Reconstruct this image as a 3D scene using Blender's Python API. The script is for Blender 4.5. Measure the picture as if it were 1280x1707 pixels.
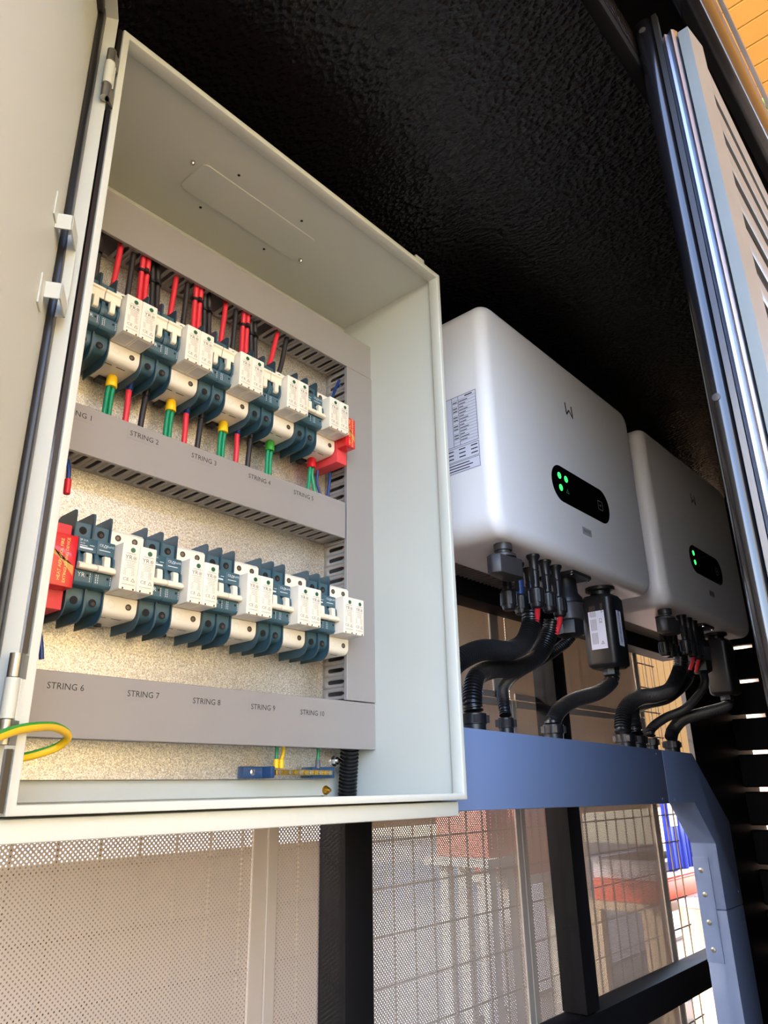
import bpy, bmesh, math, random
from mathutils import Vector, Matrix
random.seed(7)
for o in list(bpy.data.objects): bpy.data.objects.remove(o)
S = bpy.context.scene
C = S.collection

# ------------------------------------------------------------------ camera
F_PX, YAW, PITCH, ROLL = 1225.55, 0.84986, 0.36111, 0.018902
cam_d = bpy.data.cameras.new('camera'); cam = bpy.data.objects.new('camera', cam_d); C.objects.link(cam)
cam_d.sensor_fit = 'HORIZONTAL'; cam_d.sensor_width = 36.0; cam_d.lens = 36.0 * F_PX / 1280.0
cam_d.clip_start = 0.01; cam_d.clip_end = 400
_f = Vector((math.sin(YAW)*math.cos(PITCH), math.cos(YAW)*math.cos(PITCH), math.sin(PITCH)))
_r = Vector((math.cos(YAW), -math.sin(YAW), 0)); _d = _f.cross(_r)
_r2 = math.cos(ROLL)*_r + math.sin(ROLL)*_d; _d2 = -math.sin(ROLL)*_r + math.cos(ROLL)*_d
mw = Matrix((_r2, -_d2, -_f)).transposed().to_4x4(); mw.translation = (-0.2156, -0.5131, 0.0119)
cam.matrix_world = mw
S.camera = cam

# ------------------------------------------------------------------ light
S.view_settings.view_transform = 'Standard'; S.view_settings.look = 'None'
S.view_settings.gamma = 1.0; S.view_settings.use_curve_mapping = False
S.view_settings.exposure = 1.55
W = bpy.data.worlds.new('world'); S.world = W; W.use_nodes = True
nt = W.node_tree; nt.nodes.clear()
sky = nt.nodes.new('ShaderNodeTexSky'); sky.sky_type = 'NISHITA'; sky.sun_disc = False
sky.sun_elevation = math.radians(22.6); sky.sun_rotation = math.radians(-52); sky.air_density = 1.0; sky.dust_density = 1.0
bg = nt.nodes.new('ShaderNodeBackground'); bg.inputs['Strength'].default_value = 1.0
out = nt.nodes.new('ShaderNodeOutputWorld')
tint = nt.nodes.new('ShaderNodeMix'); tint.data_type = 'RGBA'; tint.blend_type = 'MULTIPLY'; tint.inputs[0].default_value = 1.0
tint.inputs[7].default_value = (1.06, 0.99, 1.05, 1)      # white balance of the camera
nt.links.new(sky.outputs[0], tint.inputs[6]); nt.links.new(tint.outputs[2], bg.inputs['Color']); nt.links.new(bg.outputs[0], out.inputs['Surface'])
sun_d = bpy.data.lights.new('sun', 'SUN'); sun_d.energy = 6.5; sun_d.angle = math.radians(1.5); sun_d.color = (1.0, 0.92, 0.78)
sun = bpy.data.objects.new('sun', sun_d); C.objects.link(sun)
SUN_FROM = Vector((-0.72, 0.56, 0.38)).normalized()
sun.rotation_euler = SUN_FROM.to_track_quat('Z', 'Y').to_euler(); sun.location = (-3, 5, 8)

# ------------------------------------------------------------------ materials
def lin(c): return tuple(((v/255)/12.92 if v/255 <= 0.04045 else ((v/255+0.055)/1.055)**2.4) for v in c) + (1.0,)
MATS = {}
def mat(name, rgb, rough=0.5, metal=0.0, var=0.0, vscale=30, bump=0.0, bscale=200, spec=0.5, emit=None, estr=0, coat=0.0):
    m = bpy.data.materials.new(name); m.use_nodes = True; MATS[name] = m
    n = m.node_tree.nodes; l = m.node_tree.links; b = n['Principled BSDF']
    b.inputs['Base Color'].default_value = lin(rgb); b.inputs['Roughness'].default_value = rough
    b.inputs['Metallic'].default_value = metal; b.inputs['Specular IOR Level'].default_value = spec
    b.inputs['Coat Weight'].default_value = coat
    if emit: b.inputs['Emission Color'].default_value = lin(emit); b.inputs['Emission Strength'].default_value = estr
    tc = n.new('ShaderNodeTexCoord')
    if var > 0:
        nz = n.new('ShaderNodeTexNoise'); nz.inputs['Scale'].default_value = vscale; nz.inputs['Detail'].default_value = 6
        l.new(tc.outputs['Object'], nz.inputs['Vector'])
        mx = n.new('ShaderNodeMix'); mx.data_type = 'RGBA'
        a = lin(rgb); mx.inputs[6].default_value = tuple(v*(1-var) for v in a[:3])+(1,)
        mx.inputs[7].default_value = tuple(min(1, v*(1+var)) for v in a[:3])+(1,)
        l.new(nz.outputs['Fac'], mx.inputs[0]); l.new(mx.outputs[2], b.inputs['Base Color'])
    if bump > 0:
        nb = n.new('ShaderNodeTexNoise'); nb.inputs['Scale'].default_value = bscale; nb.inputs['Detail'].default_value = 3
        l.new(tc.outputs['Object'], nb.inputs['Vector'])
        bp = n.new('ShaderNodeBump'); bp.inputs['Strength'].default_value = bump; bp.inputs['Distance'].default_value = 0.001
        l.new(nb.outputs['Fac'], bp.inputs['Height']); l.new(bp.outputs[0], b.inputs['Normal'])
    return m
mat('paint', (197, 200, 191), 0.42, var=0.02, vscale=8, bump=0.06, bscale=700)
mat('duct', (140, 135, 131), 0.5, var=0.05, vscale=25, bump=0.05, bscale=300)
mat('duct_cover', (142, 137, 133), 0.42, var=0.05, vscale=18, bump=0.05, bscale=120)
mat('teal', (56, 86, 97), 0.42, var=0.04, vscale=40)
mat('teal_dark', (48, 75, 86), 0.42)
mat('cream', (229, 221, 203), 0.45, var=0.015, vscale=30)
mat('cream_lever', (232, 221, 197), 0.45)
mat('grey_print', (188, 182, 176), 0.5)
mat('pale_label', (206, 200, 192), 0.35)
mat('fine_ink', (168, 155, 144), 0.7)
mat('brown_ink', (104, 90, 82), 0.7)
mat('white_ink', (205, 215, 218), 0.6)
mat('black_ink', (28, 26, 28), 0.6)
mat('yellow_ink', (250, 215, 120), 0.6)
mat('socket_brown', (62, 50, 42), 0.7)
mat('socket_screw', (120, 106, 90), 0.4, metal=0.6)
mat('dark_hole', (9, 10, 12), 0.8)
mat('screw_steel', (170, 165, 155), 0.35, metal=0.9)
mat('bright_steel', (205, 205, 205), 0.25, metal=1.0)
mat('window_green', (42, 92, 66), 0.25)
mat('red_gloss', (205, 28, 36), 0.3, coat=0.3)
mat('red_matte', (216, 66, 70), 0.55)
mat('gold_print', (196, 140, 66), 0.45)
mat('red_cable', (214, 44, 56), 0.45)
mat('black_cable', (38, 33, 32), 0.5)
mat('green_cable', (16, 132, 86), 0.35)
mat('yellow_boot', (240, 196, 20), 0.45)
mat('green_boot', (52, 150, 48), 0.45)
mat('red_boot', (205, 22, 34), 0.4)
mat('blue_cable', (18, 52, 116), 0.4)
mat('grey_boot', (92, 94, 100), 0.5)
mat('blue_plastic', (24, 62, 104), 0.45)
mat('brass', (205, 165, 80), 0.32, metal=1.0)
mat('gasket', (24, 21, 22), 0.35, bump=0.1, bscale=400)
mat('inverter_paint', (240, 237, 238), 0.38, bump=0.03, bscale=900)
mat('fin_alu', (150, 140, 134), 0.5, metal=0.3)
mat('glass_black', (6, 6, 8), 0.12, coat=0.5)
mat('led', (40, 255, 70), 0.4, emit=(40, 255, 80), estr=2.2)
mat('led_dim', (70, 130, 90), 0.4)
mat('sticker', (222, 222, 236), 0.5)
mat('sticker_grey', (165, 165, 172), 0.5)
mat('plastic_black', (22, 22, 25), 0.42, bump=0.03, bscale=500)
mat('plastic_dark', (58, 55, 56), 0.42)
mat('conduit', (22, 22, 24), 0.33)
mat('blue_lock', (26, 60, 120), 0.5)
mat('beam_paint', (114, 130, 164), 0.45, var=0.03, vscale=6, bump=0.04, bscale=400)
mat('black_steel', (17, 15, 16), 0.62, bump=0.06, bscale=250, spec=0.15)
mat('black_matte', (12, 11, 12), 0.75, spec=0.15)
mat('black_gloss', (16, 16, 20), 0.18, coat=0.3)
mat('alu', (176, 180, 190), 0.28, metal=1.0, bump=0.05, bscale=60)
mat('galv_slat', (128, 134, 134), 0.38, metal=0.5, var=0.12, vscale=14, bump=0.2, bscale=35)
mat('wire', (60, 50, 40), 0.7, spec=0.1)
mat('ochre', (178, 156, 104), 0.6, var=0.07, vscale=5, bump=0.1, bscale=60)
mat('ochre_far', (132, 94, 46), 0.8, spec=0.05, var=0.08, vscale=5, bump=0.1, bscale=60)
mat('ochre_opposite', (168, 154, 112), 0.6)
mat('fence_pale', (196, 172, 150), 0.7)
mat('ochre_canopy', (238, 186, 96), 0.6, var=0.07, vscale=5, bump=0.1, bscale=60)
mat('ochre_edge', (232, 190, 120), 0.6)
mat('fence', (104, 86, 70), 0.8, var=0.1, vscale=4)
mat('pale_pad', (122, 115, 108), 0.8, var=0.05, vscale=2)
mat('pale_wall', (226, 222, 214), 0.7, var=0.03, vscale=3)
mat('blue_sheet', (40, 62, 190), 0.5)
mat('white_sheet', (236, 234, 236), 0.6)
mat('orange_crate', (226, 78, 34), 0.5)
mat('red_crate', (196, 96, 86), 0.5)
mat('trestle_paint', (186, 180, 172), 0.7)
mat('card', (200, 176, 142), 0.75, var=0.05, vscale=12)
mat('leaf', (78, 120, 40), 0.5, var=0.15, vscale=40)
mat('lid', (196, 192, 190), 0.5)
mat('ground', (92, 78, 62), 0.85, var=0.18, vscale=3, bump=0.3, bscale=30)
mat('leaf_stem', (92, 96, 50), 0.6)

# galvanised mounting plate: zinc spangle
m = mat('galvanised', (196, 190, 178), 0.34, metal=1.0)
n = m.node_tree.nodes; l = m.node_tree.links; b = n['Principled BSDF']
tc = n.new('ShaderNodeTexCoord'); vo = n.new('ShaderNodeTexVoronoi'); vo.inputs['Scale'].default_value = 1000
l.new(tc.outputs['Object'], vo.inputs['Vector'])
cr = n.new('ShaderNodeValToRGB'); cr.color_ramp.elements[0].color = (0.46, 0.43, 0.38, 1); cr.color_ramp.elements[1].color = (0.92, 0.90, 0.84, 1)
sep = n.new('ShaderNodeSeparateColor'); l.new(vo.outputs['Color'], sep.inputs[0]); l.new(sep.outputs[0], cr.inputs[0]); l.new(cr.outputs[0], b.inputs['Base Color'])
mr = n.new('ShaderNodeMapRange'); mr.inputs[3].default_value = 0.4; mr.inputs[4].default_value = 0.62
l.new(sep.outputs[1], mr.inputs[0]); l.new(mr.outputs[0], b.inputs['Roughness'])
nz = n.new('ShaderNodeTexNoise'); nz.inputs['Scale'].default_value = 420; l.new(tc.outputs['Object'], nz.inputs['Vector'])
bp = n.new('ShaderNodeBump'); bp.inputs['Strength'].default_value = 0.35; bp.inputs['Distance'].default_value = 0.0008
l.new(nz.outputs['Fac'], bp.inputs['Height']); l.new(bp.outputs[0], b.inputs['Normal'])

# black textured ceiling sheet with orange-peel
m = mat('ceiling_black', (22, 17, 18), 0.27)
n = m.node_tree.nodes; l = m.node_tree.links; b = n['Principled BSDF']
tc = n.new('ShaderNodeTexCoord'); mp = n.new('ShaderNodeMapping'); mp.inputs['Scale'].default_value = (1, 0.55, 1)
l.new(tc.outputs['Object'], mp.inputs['Vector'])
vo = n.new('ShaderNodeTexVoronoi'); vo.inputs['Scale'].default_value = 190; l.new(mp.outputs[0], vo.inputs['Vector'])
nz = n.new('ShaderNodeTexNoise'); nz.inputs['Scale'].default_value = 260; nz.inputs['Detail'].default_value = 3; l.new(mp.outputs[0], nz.inputs['Vector'])
ad = n.new('ShaderNodeMath'); ad.operation = 'ADD'; l.new(vo.outputs['Distance'], ad.inputs[0]); l.new(nz.outputs['Fac'], ad.inputs[1])
bp = n.new('ShaderNodeBump'); bp.inputs['Strength'].default_value = 0.85; bp.inputs['Distance'].default_value = 0.002
l.new(ad.outputs[0], bp.inputs['Height']); l.new(bp.outputs[0], b.inputs['Normal'])

# perforated sheet: round holes on a staggered 5 mm grid let everything through
m = mat('perforated', (166, 152, 138), 0.5)
n = m.node_tree.nodes; l = m.node_tree.links; b = n['Principled BSDF']; om = n['Material Output']
tc = n.new('ShaderNodeTexCoord'); sx = n.new('ShaderNodeSeparateXYZ'); l.new(tc.outputs['Object'], sx.inputs[0])
PIT, HR = 0.0053, 0.00100
def mth(op, a, bb):
    k = n.new('ShaderNodeMath'); k.operation = op
    for i, v in enumerate((a, bb)):
        if v is None: continue
        if isinstance(v, (int, float)): k.inputs[i].default_value = v
        else: l.new(v, k.inputs[i])
    return k.outputs[0]
def lattice(off):
    fx = mth('SUBTRACT', mth('FRACT', mth('ADD', mth('DIVIDE', sx.outputs['X'], PIT), 100+off), None), 0.5)
    fz = mth('SUBTRACT', mth('FRACT', mth('ADD', mth('DIVIDE', sx.outputs['Z'], PIT*1.0), 100+off), None), 0.5)
    
    return mth('ADD', mth('MULTIPLY', fx, fx), mth('MULTIPLY', fz, fz))
d2 = mth('MINIMUM', lattice(0.0), lattice(0.5))
hole = mth('LESS_THAN', d2, (HR/PIT)**2)
tr = n.new('ShaderNodeBsdfTransparent'); ms = n.new('ShaderNodeMixShader')
l.new(hole, ms.inputs[0]); l.new(b.outputs[0], ms.inputs[1]); l.new(tr.outputs[0], ms.inputs[2]); l.new(ms.outputs[0], om.inputs['Surface'])
mat('perf_plain', (166, 152, 138), 0.5)

# ------------------------------------------------------------------ mesh helpers
ORG = {}
def vadd(a, b): return (a[0]+b[0], a[1]+b[1], a[2]+b[2])
TXT = {}
def text_geo(s):
    if s not in TXT:
        cu = bpy.data.curves.new('lettering_source', 'FONT'); cu.body = s; cu.size = 1.0; cu.resolution_u = 2
        cu.align_x = 'CENTER'; cu.align_y = 'CENTER'
        ob = bpy.data.objects.new('lettering_source', cu)
        me = bpy.data.meshes.new_from_object(ob)
        TXT[s] = ([tuple(v.co[:2]) for v in me.vertices], [tuple(p.vertices) for p in me.polygons])
        bpy.data.objects.remove(ob); bpy.data.meshes.remove(me); bpy.data.curves.remove(cu)
    return TXT[s]
class G:
    def __init__(s): s.v = []; s.f = []
    def add(s, vs, fs):
        k = len(s.v); s.v += [tuple(p) for p in vs]; s.f += [tuple(i+k for i in f) for f in fs]; return s
    def box(s, x0, x1, y0, y1, z0, z1):
        vs = [(x, y, z) for x in (x0, x1) for y in (y0, y1) for z in (z0, z1)]
        return s.add(vs, [(0,1,3,2),(4,6,7,5),(0,4,5,1),(2,3,7,6),(0,2,6,4),(1,5,7,3)])
    def prism(s, poly, ax, a, b):
        def P(p, t):
            return {'x': (t, p[0], p[1]), 'y': (p[0], t, p[1]), 'z': (p[0], p[1], t)}[ax]
        k = len(poly)
        return s.add([P(p, a) for p in poly]+[P(p, b) for p in poly],
                     [tuple(range(k))[::-1], tuple(range(k, 2*k))]+[(i, (i+1) % k, k+(i+1) % k, k+i) for i in range(k)])
    def rings(s, rr, cap=True):
        k = len(rr[0]); vs = [p for r in rr for p in r]; fs = []
        for j in range(len(rr)-1):
            for i in range(k):
                fs.append((j*k+i, j*k+(i+1) % k, (j+1)*k+(i+1) % k, (j+1)*k+i))
        if cap: fs += [tuple(range(k))[::-1], tuple((len(rr)-1)*k+i for i in range(k))]
        return s.add(vs, fs)
    def lathe(s, prof, base, axis=(0, 0, 1), n=16):
        a = Vector(axis).normalized(); u = a.orthogonal().normalized(); w = a.cross(u); b = Vector(base)
        rr = [[tuple(b+a*h+(u*math.cos(2*math.pi*i/n)+w*math.sin(2*math.pi*i/n))*r) for i in range(n)] for r, h in prof]
        return s.rings(rr)
    def cyl(s, p0, p1, r, n=12):
        d = Vector(p1)-Vector(p0); return s.lathe([(r, 0), (r, d.length)], p0, d, n)
    def tube(s, pts, r, n=10, rf=None):
        P = [Vector(p) for p in pts]; up = None; rr = []
        for i, p in enumerate(P):
            t = (P[min(i+1, len(P)-1)]-P[max(i-1, 0)]).normalized()
            if up is None: up = t.orthogonal().normalized()
            up = (up-t*up.dot(t)).normalized(); w = t.cross(up); q = rf(i) if rf else r
            rr.append([tuple(p+(up*math.cos(2*math.pi*k/n)+w*math.sin(2*math.pi*k/n))*q) for k in range(n)])
        return s.rings(rr)
    def text(s, st, size, o, u, v):
        vs, fs = text_geo(st); o = Vector(o); u = Vector(u); v = Vector(v)
        return s.add([tuple(o+u*(a*size)+v*(b*size)) for a, b in vs], fs)
    def quad(s, a, b, c, d): return s.add([a, b, c, d], [(0, 1, 2, 3)])
    def build(s, name, m, parent=None, bevel=0, seg=2, smooth=35, solid=0, loc=None):
        me = bpy.data.meshes.new(name)
        org = Vector(ORG.get(parent.name, (0, 0, 0))) if parent else Vector(loc or (0, 0, 0))
        bm = bmesh.new(); vv = [bm.verts.new(Vector(p)-org) for p in s.v]
        for f in s.f:
            try: bm.faces.new([vv[i] for i in f])
            except ValueError: pass
        bmesh.ops.recalc_face_normals(bm, faces=bm.faces)
        if bevel:
            es = [e for e in bm.edges if len(e.link_faces) == 2 and e.calc_face_angle(0) > 0.6]
            bmesh.ops.bevel(bm, geom=es, offset=bevel, segments=seg, affect='EDGES', profile=0.5, clamp_overlap=True)
        bm.to_mesh(me); bm.free()
        if smooth:
            for p in me.polygons: p.use_smooth = True
            me.set_sharp_from_angle(angle=math.radians(smooth))
        me.materials.append(MATS[m])
        o = bpy.data.objects.new(name, me); C.objects.link(o)
        if parent: o.parent = parent; ORG[o.name] = tuple(org)
        else: o.location = org; ORG[o.name] = tuple(org)
        if solid:
            md = o.modifiers.new('thickness', 'SOLIDIFY'); md.thickness = solid; md.offset = 0
        return o
def tag(o, label=None, cat=None, group=None, kind=None):
    if label: o['label'] = label
    if cat: o['category'] = cat
    if group: o['group'] = group
    if kind: o['kind'] = kind
    return o
def thing(name, loc, label, cat, group=None):
    o = bpy.data.objects.new(name, None); C.objects.link(o); o.location = loc; o.empty_display_size = 0.02
    ORG[o.name] = tuple(loc); return tag(o, label, cat, group)
def copy_tree(src, loc, label=None, group=None):
    def rec(o, par):
        c = o.copy(); C.objects.link(c); c.parent = par; ORG[c.name] = tuple(loc)
        for ch in [x for x in bpy.data.objects if x.parent == o]: rec(ch, c)
        return c
    c = rec(src, None); c.location = loc
    if label: c['label'] = label
    if group: c['group'] = group
    return c
def spline(pts, k=10):
    P = [Vector(p) for p in pts]; P = [P[0]*2-P[1]]+P+[P[-1]*2-P[-2]]; R = []
    for i in range(1, len(P)-2):
        for j in range(k):
            t = j/k; a, b, c, d = P[i-1:i+3]
            R.append(0.5*((2*b)+(c-a)*t+(2*a-5*b+4*c-d)*t*t+(3*b-a-3*c+d)*t**3))
    R.append(P[-2]); return R
def resample(pts, step):
    L = [0]
    for a, b in zip(pts, pts[1:]): L.append(L[-1]+(b-a).length)
    n = max(2, int(L[-1]/step)); R = []; j = 0
    for i in range(n+1):
        t = L[-1]*i/n
        while j < len(L)-2 and L[j+1] < t: j += 1
        s = (t-L[j])/max(1e-9, L[j+1]-L[j]); R.append(pts[j].lerp(pts[j+1], s))
    return R
def rrect(x0, x1, z0, z1, r, k=6):
    R = []
    for cx, cz, a0 in ((x1-r, z1-r, 0), (x0+r, z1-r, 90), (x0+r, z0+r, 180), (x1-r, z0+r, 270)):
        for i in range(k+1):
            a = math.radians(a0+90*i/k); R.append((cx+r*math.cos(a), cz+r*math.sin(a)))
    return R
def circle(cx, cz, r, n=14): return [(cx+r*math.cos(2*math.pi*i/n), cz+r*math.sin(2*math.pi*i/n)) for i in range(n)]

# ================================================================== THE SETTING
YP = 0.25       # perforated sheet plane
o = G().box(-14, 16, -14, 16, -1.25, -1.15).build('floor', 'ground', None, smooth=0); tag(o, 'warm tan paved ground around the kiosk', 'ground', kind='structure')
o = G().box(-1.0, 2.2, -0.330, 0.45, 0.837, 0.875).build('ceiling', 'ceiling_black', None, smooth=0); tag(o, 'black orange-peel textured kiosk ceiling', 'ceiling', kind='structure')
o = G().box(-1.0, 0.30, -0.350, -0.328, 0.750, 0.8365).box(0.30, 2.2, -0.3300, -0.314, 0.8200, 0.8365).build('trim_1', 'black_matte', None, bevel=0.002); tag(o, 'black beam under the ceiling front edge, its unseen left part deepened to block light', 'beam', kind='structure')  # deep left box is out of view, added to shade the inverters
g = G().prism([(-0.405, 0.881), (-0.378, 0.881), (-0.378, 0.965), (-0.402, 0.965), (-0.411, 0.95), (-0.411, 0.905)], 'x', -1.0, 3.2)
o = g.build('trim_2', 'black_gloss', None, bevel=0.004); tag(o, 'black gloss fascia along the roof edge', 'fascia', kind='structure')
o = G().box(-1.0, 3.2, -0.417, -0.4115, 0.957, 0.967).build('trim_3', 'alu', None); tag(o, 'thin pale metal drip edge on the fascia', 'trim', kind='structure')
o = G().box(-1.0, 3.2, -0.3775, 0.5, 0.93, 0.963).build('roof', 'black_steel', None); tag(o, 'flat black kiosk roof above the ceiling', 'roof', kind='structure')
o = G().box(-1.04, -1.0, -0.345, 0.45, -1.15, 0.93).build('wall_left', 'black_steel', None); tag(o, 'unseen black end wall added to keep the sun out of the kiosk', 'wall', kind='structure')  # out of view, put in to stop sun from the left
o = G().box(-1.0, 2.1, 0.26, 0.3, 0.40, 0.837).build('wall_back', 'black_steel', None); tag(o, 'black solid wall behind the inverters and cabinet', 'wall', kind='structure')
o = G().box(1.77, 2.25, 0.2, 0.212, -1.15, 0.84).build('wall_corner', 'black_steel', None); tag(o, 'black corner panel beside the open wire mesh', 'wall', kind='structure')

# end wall with horizontal slats and gaps
wr = thing('wall_right', (2.1, 0, -1.15), None, None); tag(wr, 'dark slatted end wall right of the inverters', 'wall', kind='structure')
sl = None
for i in range(18):
    z = -0.98+i*0.098
    if sl is None:
        sl = G().box(2.1, 2.13, -0.30, 0.2, z, z+0.087).build('slat', 'black_steel', wr, bevel=0.004, seg=1)
    else:
        c = sl.copy(); C.objects.link(c); c.parent = wr; c.location = (0, 0, i*0.098)
G().box(2.08, 2.1, 0.06, 0.10, -1.15, 0.837).build('slat_post', 'black_steel', wr)

o = G().box(2.3, 2.35, -1.6, 0.25, -1.15, 1.0).build('wall_gap_screen', 'fence_pale', None); tag(o, 'added brown fence outside the slatted end wall, toning down its bright gaps', 'fence', kind='structure')  # added screen so the slat gaps show tan and pass less light
o = G().box(-5.0, 1.9, 1.70, 1.75, -1.15, -0.165).build('wall_backdrop', 'fence', None); tag(o, 'added low brown fence that darkens the holes of the left sheets', 'fence', kind='structure')  # added dark backdrop so the lower left holes look dark
# black frame posts and rails carrying the perforated sheets
def post(x0, x1, z0, z1, label):
    g = G().box(x0, x1, 0.2, 0.247, z0, z1); o = g.build('steel_post', 'black_steel', None, bevel=0.002, loc=((x0+x1)/2, 0.22, z0))
    return tag(o, label, 'post', 'black frame posts')
post(0.5095, 0.561, -1.15, 0.837, 'black square steel post under the right end of the open cabinet')
post(1.087, 1.134, -0.348, 0.318, 'black square steel post behind the looping conduits of the front inverter')
def rail(x0, x1, z0, z1, label):
    o = G().box(x0, x1, 0.2, 0.247, z0, z1).build('steel_rail', 'black_steel', None, bevel=0.002, loc=((x0+x1)/2, 0.22, z0))
    return tag(o, label, 'rail', 'black frame rails')
rail(0.562, 1.769, 0.32, 0.372, 'black steel rail running behind the undersides of the inverters')
rail(0.562, 1.769, -0.405, -0.35, 'black steel rail along the bottom of the perforated sheets')

# perforated sheets with plain folded edges
def sheet(x0, x1, z0, z1, label, folds):
    t = thing('perforated_panel', ((x0+x1)/2, YP, z0), label, 'panel', 'perforated back sheets')
    G().box(x0, x1, YP, YP+0.00065, z0, z1).build('sheet', 'perforated', t, smooth=0)
    for (a, b, c, d) in folds:
        G().box(a, b, YP-0.004, YP-0.0005, c, d).build('edge_fold', 'perf_plain', t, bevel=0.001, seg=1)
    return t
ZJ = 0.166
sheet(-0.80, 0.4225, -1.05, 0.40, 'perforated cream sheet at lower left, below the open cabinet',
      [(0.400, 0.4225, -1.05, 0.40)])
sheet(0.4235, 1.0005, -1.05, ZJ-0.001, 'perforated pale sheet right of the thick black post under the cabinet',
      [(0.4235, 0.440, -1.05, ZJ-0.001), (0.984, 1.0005, -1.05, ZJ-0.001), (0.441, 0.983, ZJ-0.014, ZJ-0.001)])
sheet(1.0015, 1.60, -1.05, ZJ-0.001, 'perforated pale sheet right of the narrow black post under the grey beam',
      [(1.0015, 1.014, -1.05, ZJ-0.001), (1.575, 1.60, -1.05, ZJ-0.001), (1.015, 1.574, ZJ-0.014, ZJ-0.001)])
sheet(0.4235, 1.0005, ZJ, 0.40, 'perforated sheet behind the front inverter conduits, left half',
      [(0.9445, 0.9725, ZJ, 0.40), (0.441, 0.983, ZJ, ZJ+0.012)])
sheet(1.0015, 1.60, ZJ, 0.40, 'perforated warm-lit sheet behind the black dongle and its conduit',
      [(1.578, 1.60, ZJ, 0.40), (1.015, 1.574, ZJ, ZJ+0.012)])

# welded wire mesh outside the sheets
t = thing('wire_mesh', (0.8, 0.33, -1.15), 'rust-brown welded wire mesh with open squares behind the perforated sheets', 'mesh')
w0 = h0 = None
for i in range(47):
    x = -0.4+i*0.05
    if w0 is None: w0 = G().cyl((x, 0.33, -1.15), (x, 0.33, 0.42), 0.0018, 6).build('wire', 'wire', t); continue
    c = w0.copy(); C.objects.link(c); c.parent = t; c.location = (i*0.05, 0, 0)
for i in range(24):
    z = -1.12+i*0.066
    if h0 is None: h0 = G().cyl((-0.42, 0.333, z), (1.92, 0.333, z), 0.0018, 6).build('wire', 'wire', t); continue
    c = h0.copy(); C.objects.link(c); c.parent = t; c.location = (0, 0, i*0.066)

# front right: gloss jamb, aluminium shutter guide and shutter slats seen from outside
t = thing('shutter_guide', (0.47, -0.365, -1.15), 'tall black and silver shutter guide standing at the right of the opening', 'shutter guide')
poly = [(0.492, -0.353), (0.476, -0.353)]+[(0.478-0.011*math.cos(a), -0.342-0.011*math.sin(a)) for a in [math.radians(90-15*i) for i in range(13)]]+[(0.492, -0.331)]
G().prism(poly, 'z', -1.15, 0.879).build('jamb_tube', 'black_gloss', t, smooth=50)
G().prism([(0.470, -0.3594), (0.478, -0.3594), (0.478, -0.3536), (0.470, -0.3536)], 'z', -1.15, 0.879).build('seal_lip', 'alu', t)
g = G().prism([(0.470, -0.362), (0.467, -0.3645), (0.470, -0.367), (0.468, -0.370), (0.4665, -0.3725), (0.469, -0.375), (0.474, -0.377), (0.505, -0.377), (0.505, -0.3605), (0.472, -0.360)], 'z', -1.15, 0.835)
g.build('guide_channel', 'alu', t, smooth=25)
G().prism([(0.470, -0.378), (0.470, -0.3895), (0.507, -0.3935), (0.507, -0.378)], 'z', -1.15, 0.828).build('edge_strip', 'galv_slat', t)
for z in (0.862, 0.36):
    G().lathe([(0.004, 0), (0.004, 0.001), (0.0018, 0.0014)], (0.4672, -0.342, z), (-1, 0, 0), 12).build('screw', 'plastic_dark', t)
t = thing('roller_shutter', (0.52, -0.39, -1.15), 'silver ribbed shutter slats with dark gaps at the far right', 'shutter')
t.rotation_euler = (0, 0, math.radians(1.5))
s0 = None
for i in range(32):
    z = -1.05+i*0.059
    if s0 is None:
        pr = [(-0.3895, z), (-0.3915, z+0.006), (-0.3905, z+0.014), (-0.392, z+0.022), (-0.3895, z+0.030), (-0.3862, z+0.030), (-0.3862, z)]
        s0 = G().prism(pr, 'x', 0.508, 3.0).build('slat', 'galv_slat', t, smooth=60)
    else:
        c = s0.copy(); C.objects.link(c); c.parent = t; c.location = (0, 0, i*0.059)
G().box(0.508, 3.0, -0.376, -0.370, -1.1, 0.872).build('backing', 'black_steel', t)

# timber canopy (planks along y), its unseen reach sized to block high sky, timber wall and pale wall behind
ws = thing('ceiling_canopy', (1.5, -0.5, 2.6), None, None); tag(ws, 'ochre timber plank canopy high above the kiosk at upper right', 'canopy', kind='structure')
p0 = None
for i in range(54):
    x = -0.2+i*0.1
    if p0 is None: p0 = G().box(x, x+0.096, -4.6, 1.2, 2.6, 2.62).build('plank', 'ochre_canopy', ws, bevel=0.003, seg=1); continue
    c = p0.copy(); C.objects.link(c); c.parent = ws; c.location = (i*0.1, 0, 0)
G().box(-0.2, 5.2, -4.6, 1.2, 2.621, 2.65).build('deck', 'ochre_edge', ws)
wf = thing('wall_far', (3, 1.9, -1.15), None, None); tag(wf, 'ochre timber board wall outside behind the mesh', 'wall', kind='structure')
p0 = None
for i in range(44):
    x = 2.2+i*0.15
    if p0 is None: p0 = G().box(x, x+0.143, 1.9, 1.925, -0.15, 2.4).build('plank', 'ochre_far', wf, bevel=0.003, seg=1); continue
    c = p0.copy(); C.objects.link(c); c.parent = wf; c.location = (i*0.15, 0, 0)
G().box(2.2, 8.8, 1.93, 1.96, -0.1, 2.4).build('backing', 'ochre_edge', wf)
for x in (2.3, 4.4, 6.5, 8.6): G().box(x, x+0.09, 1.961, 2.05, -1.15, 2.4).build('fence_post', 'ochre_edge', wf)
o = G().box(-1.5, 9.0, -5.2, -5.0, -1.15, 2.5).build('wall_opposite', 'ochre_opposite', None); tag(o, 'unseen ochre wall facing the kiosk, added for warm bounce and to block sky', 'wall', kind='structure')  # unseen, added to bounce warm light and cut sky on the left side
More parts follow.
